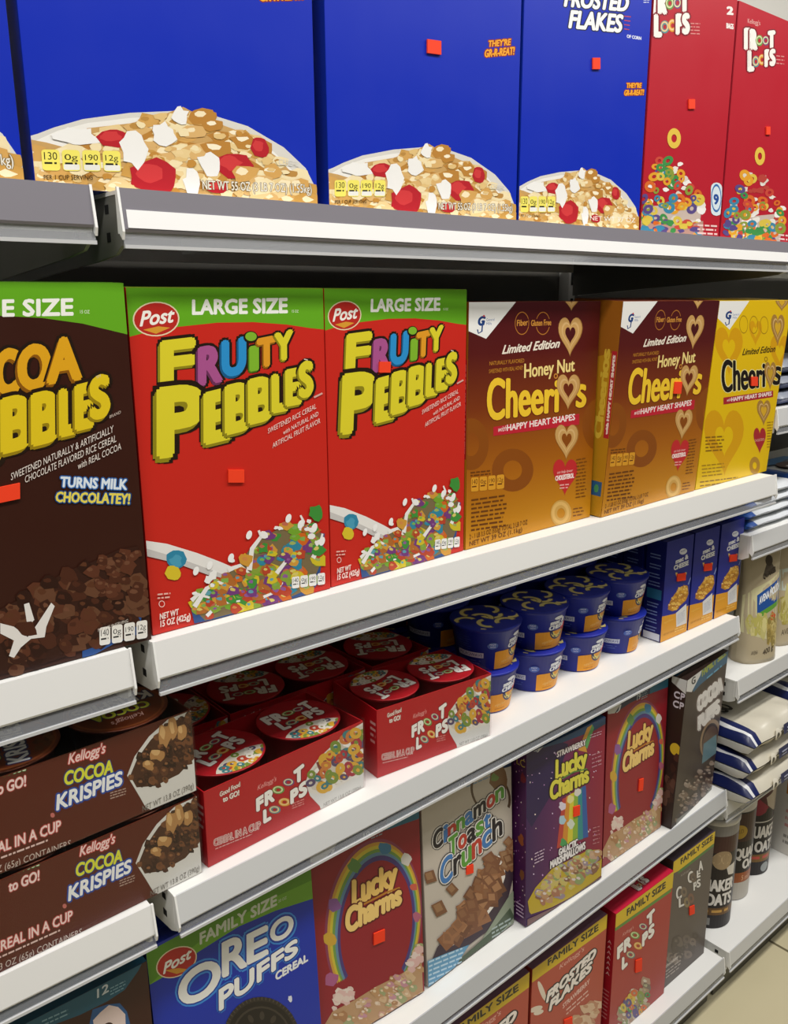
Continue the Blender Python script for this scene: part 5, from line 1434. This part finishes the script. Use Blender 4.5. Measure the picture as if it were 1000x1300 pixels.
def draw_pouch2(A):
    A.poly([(0, 30), (100, 26), (100, 52), (0, 48)], '#c3ccc0'); A.scatter([(10, 50), (90, 50), (90, 78), (10, 74)], 40, 8, ['#b8b060', '#c9c084', '#a89a50'], seed=8)
    A.T('AVENA', (18, 90), (52, 88), 5, c='#4a4034')
pouch('beige oat pouch with a blue label beside the right end of the pasta boxes', (1.512, .044, .6706), math.radians(-18), .092, .222, .056, draw_pouch, 3)
pouch('beige oat pouch cut off by the right edge of the picture', (1.640, .050, .6706), math.radians(-16), .092, .222, .056, draw_pouch2, 5)

# canisters
def canister(label, x, y, draw, lid='#c9c6c0', low='#211d1e', r=.0485, h=.245, rz=0):
    root = thing('oat_canister', label, 'canister', (x, y, Z5 + .0004), rz)
    ms = MatSet(); bm = bmesh.new(); ms(low)
    lathe(bm, [(0, 0), (r - .001, 0), (r, .001), (r, h - .012), (0, h - .012)], 48)
    Wc = 2 * math.pi * r; A = Art(Wc, h - .014); draw(A)
    A.build(bm, ms, fn=lambda X, Z, q: (-(r + q + 5e-5) * math.sin(X / r), (r + q + 5e-5) * math.cos(X / r), .001 + Z), cuts=[Wc * k / 48 for k in range(1, 48)])
    link('drum', bm, ms.l, root)
    bm = bmesh.new(); lathe(bm, [(r + .0012, h - .013), (r + .0018, h - .012), (r + .0018, h - .001), (r, h), (r - .004, h - .0025), (0, h - .0025)], 48)
    link('lid', bm, [M(lid, 'plastic')], root)
    return root
def tin_a(A):
    A.all('#231d1f'); A.poly([(0, 0), (100, 0), (100, 10), (0, 10)], '#8d8a88'); A.rect(0, 10, 100, 26, '#4a2a26')
    A.ell(41, 33, 7, 9, '#a8906e'); A.ell(37, 32, 3, 5, '#c9b08a'); A.ell(43, 32, 3, 5, '#c9b08a'); A.poly([(44, 40), (52, 38), (52, 50), (46, 48)], '#d8d2c8')
    A.T('QUAKER', (24, 63), (52, 63), 11, c='#e6e2de', fat=.5); A.T('OATS', (32, 77), (51, 77), 11, c='#e6e2de', fat=.5)
    A.rect(20, 80, 56, 87, '#6a4a22'); A.lines(26, 82, 50, 1, 3, 2.5, '#c99a4a'); A.rect(28, 90, 36, 97, '#8a8884')
def tin_b(A):
    A.all('#1f1a1c'); A.poly([(0, 0), (100, 0), (100, 8), (0, 12)], '#c0bcb6'); A.rect(0, 12, 100, 40, '#3f231c')
    A.ell(39, 30, 6, 7, '#b8952e'); A.T('OLD', (36, 32), (42, 31), 4, c='#5a3a12')
    A.T('QUAKER', (37, 57), (64, 57), 10, c='#e6e2de', fat=.5); A.T('OATS', (44, 68), (62, 68), 9, c='#e6e2de', fat=.5)
    A.rect(0, 72, 100, 82, '#9a5224'); A.T('5 min', (44, 80), (52, 80), 5, c='#e0b088'); A.rect(0, 82, 100, 101, '#b9b3a8')
def tin_c(A):
    A.all('#1f1a1c'); A.rect(0, 0, 100, 30, '#4a1c20'); A.blob(38, 28, 6, 9, '#8a1c34', 3); A.blob(52, 22, 8, 12, '#b8aa98', 5)
    A.line([(25, 44), (60, 43)], 1.2, '#c9c4be'); A.T('QUAKER', (30, 60), (58, 60), 12, c='#e6e2de', fat=.5); A.T('OATS', (38, 75), (56, 75), 11, c='#e6e2de', fat=.5)
    A.rect(0, 78, 100, 86, '#7a5a22'); A.lines(32, 80, 52, 1, 3, 3, '#c04a3a'); A.ell(48, 93, 4, 5, '#9aa0a0')
canister('dark oat canister nearest the grey brown box, half hidden behind it', 1.456, .060, tin_a)
canister('dark oat canister with an orange band, second on the far base shelf', 1.562, .078, tin_b)
canister('dark oat canister with a red patch, third on the far base shelf', 1.672, .090, tin_c)
def carton_white(A):
    A.all('#c9c5bd'); A.rect(0, 18, 100, 40, '#b8742c'); A.rect(0, 12, 100, 20, '#2a2624'); A.lines(10, 60, 90, 4, 8, 3, '#b08a86'); A.lines(10, 86, 80, 2, 5, 2, '#8a8680')
def carton_white_side(A):
    A.all('#c9c5bd'); A.rect(50, 26, 100, 40, '#b8742c'); A.rect(60, 16, 100, 27, '#2a2624'); A.lines(55, 55, 98, 3, 7, 3, '#c08a86'); A.lines(55, 80, 98, 2, 6, 3, '#8a8680')
box('oat_box', 'white box with an orange band at the right edge, beside the third canister', (1.765, .02), (1.92, .02), Z5, .25, .07, '#c9c5bd', '#c9c5bd', '#c9c5bd', carton_white, None, (0, 0, 1), left=carton_white_side, cat='box')
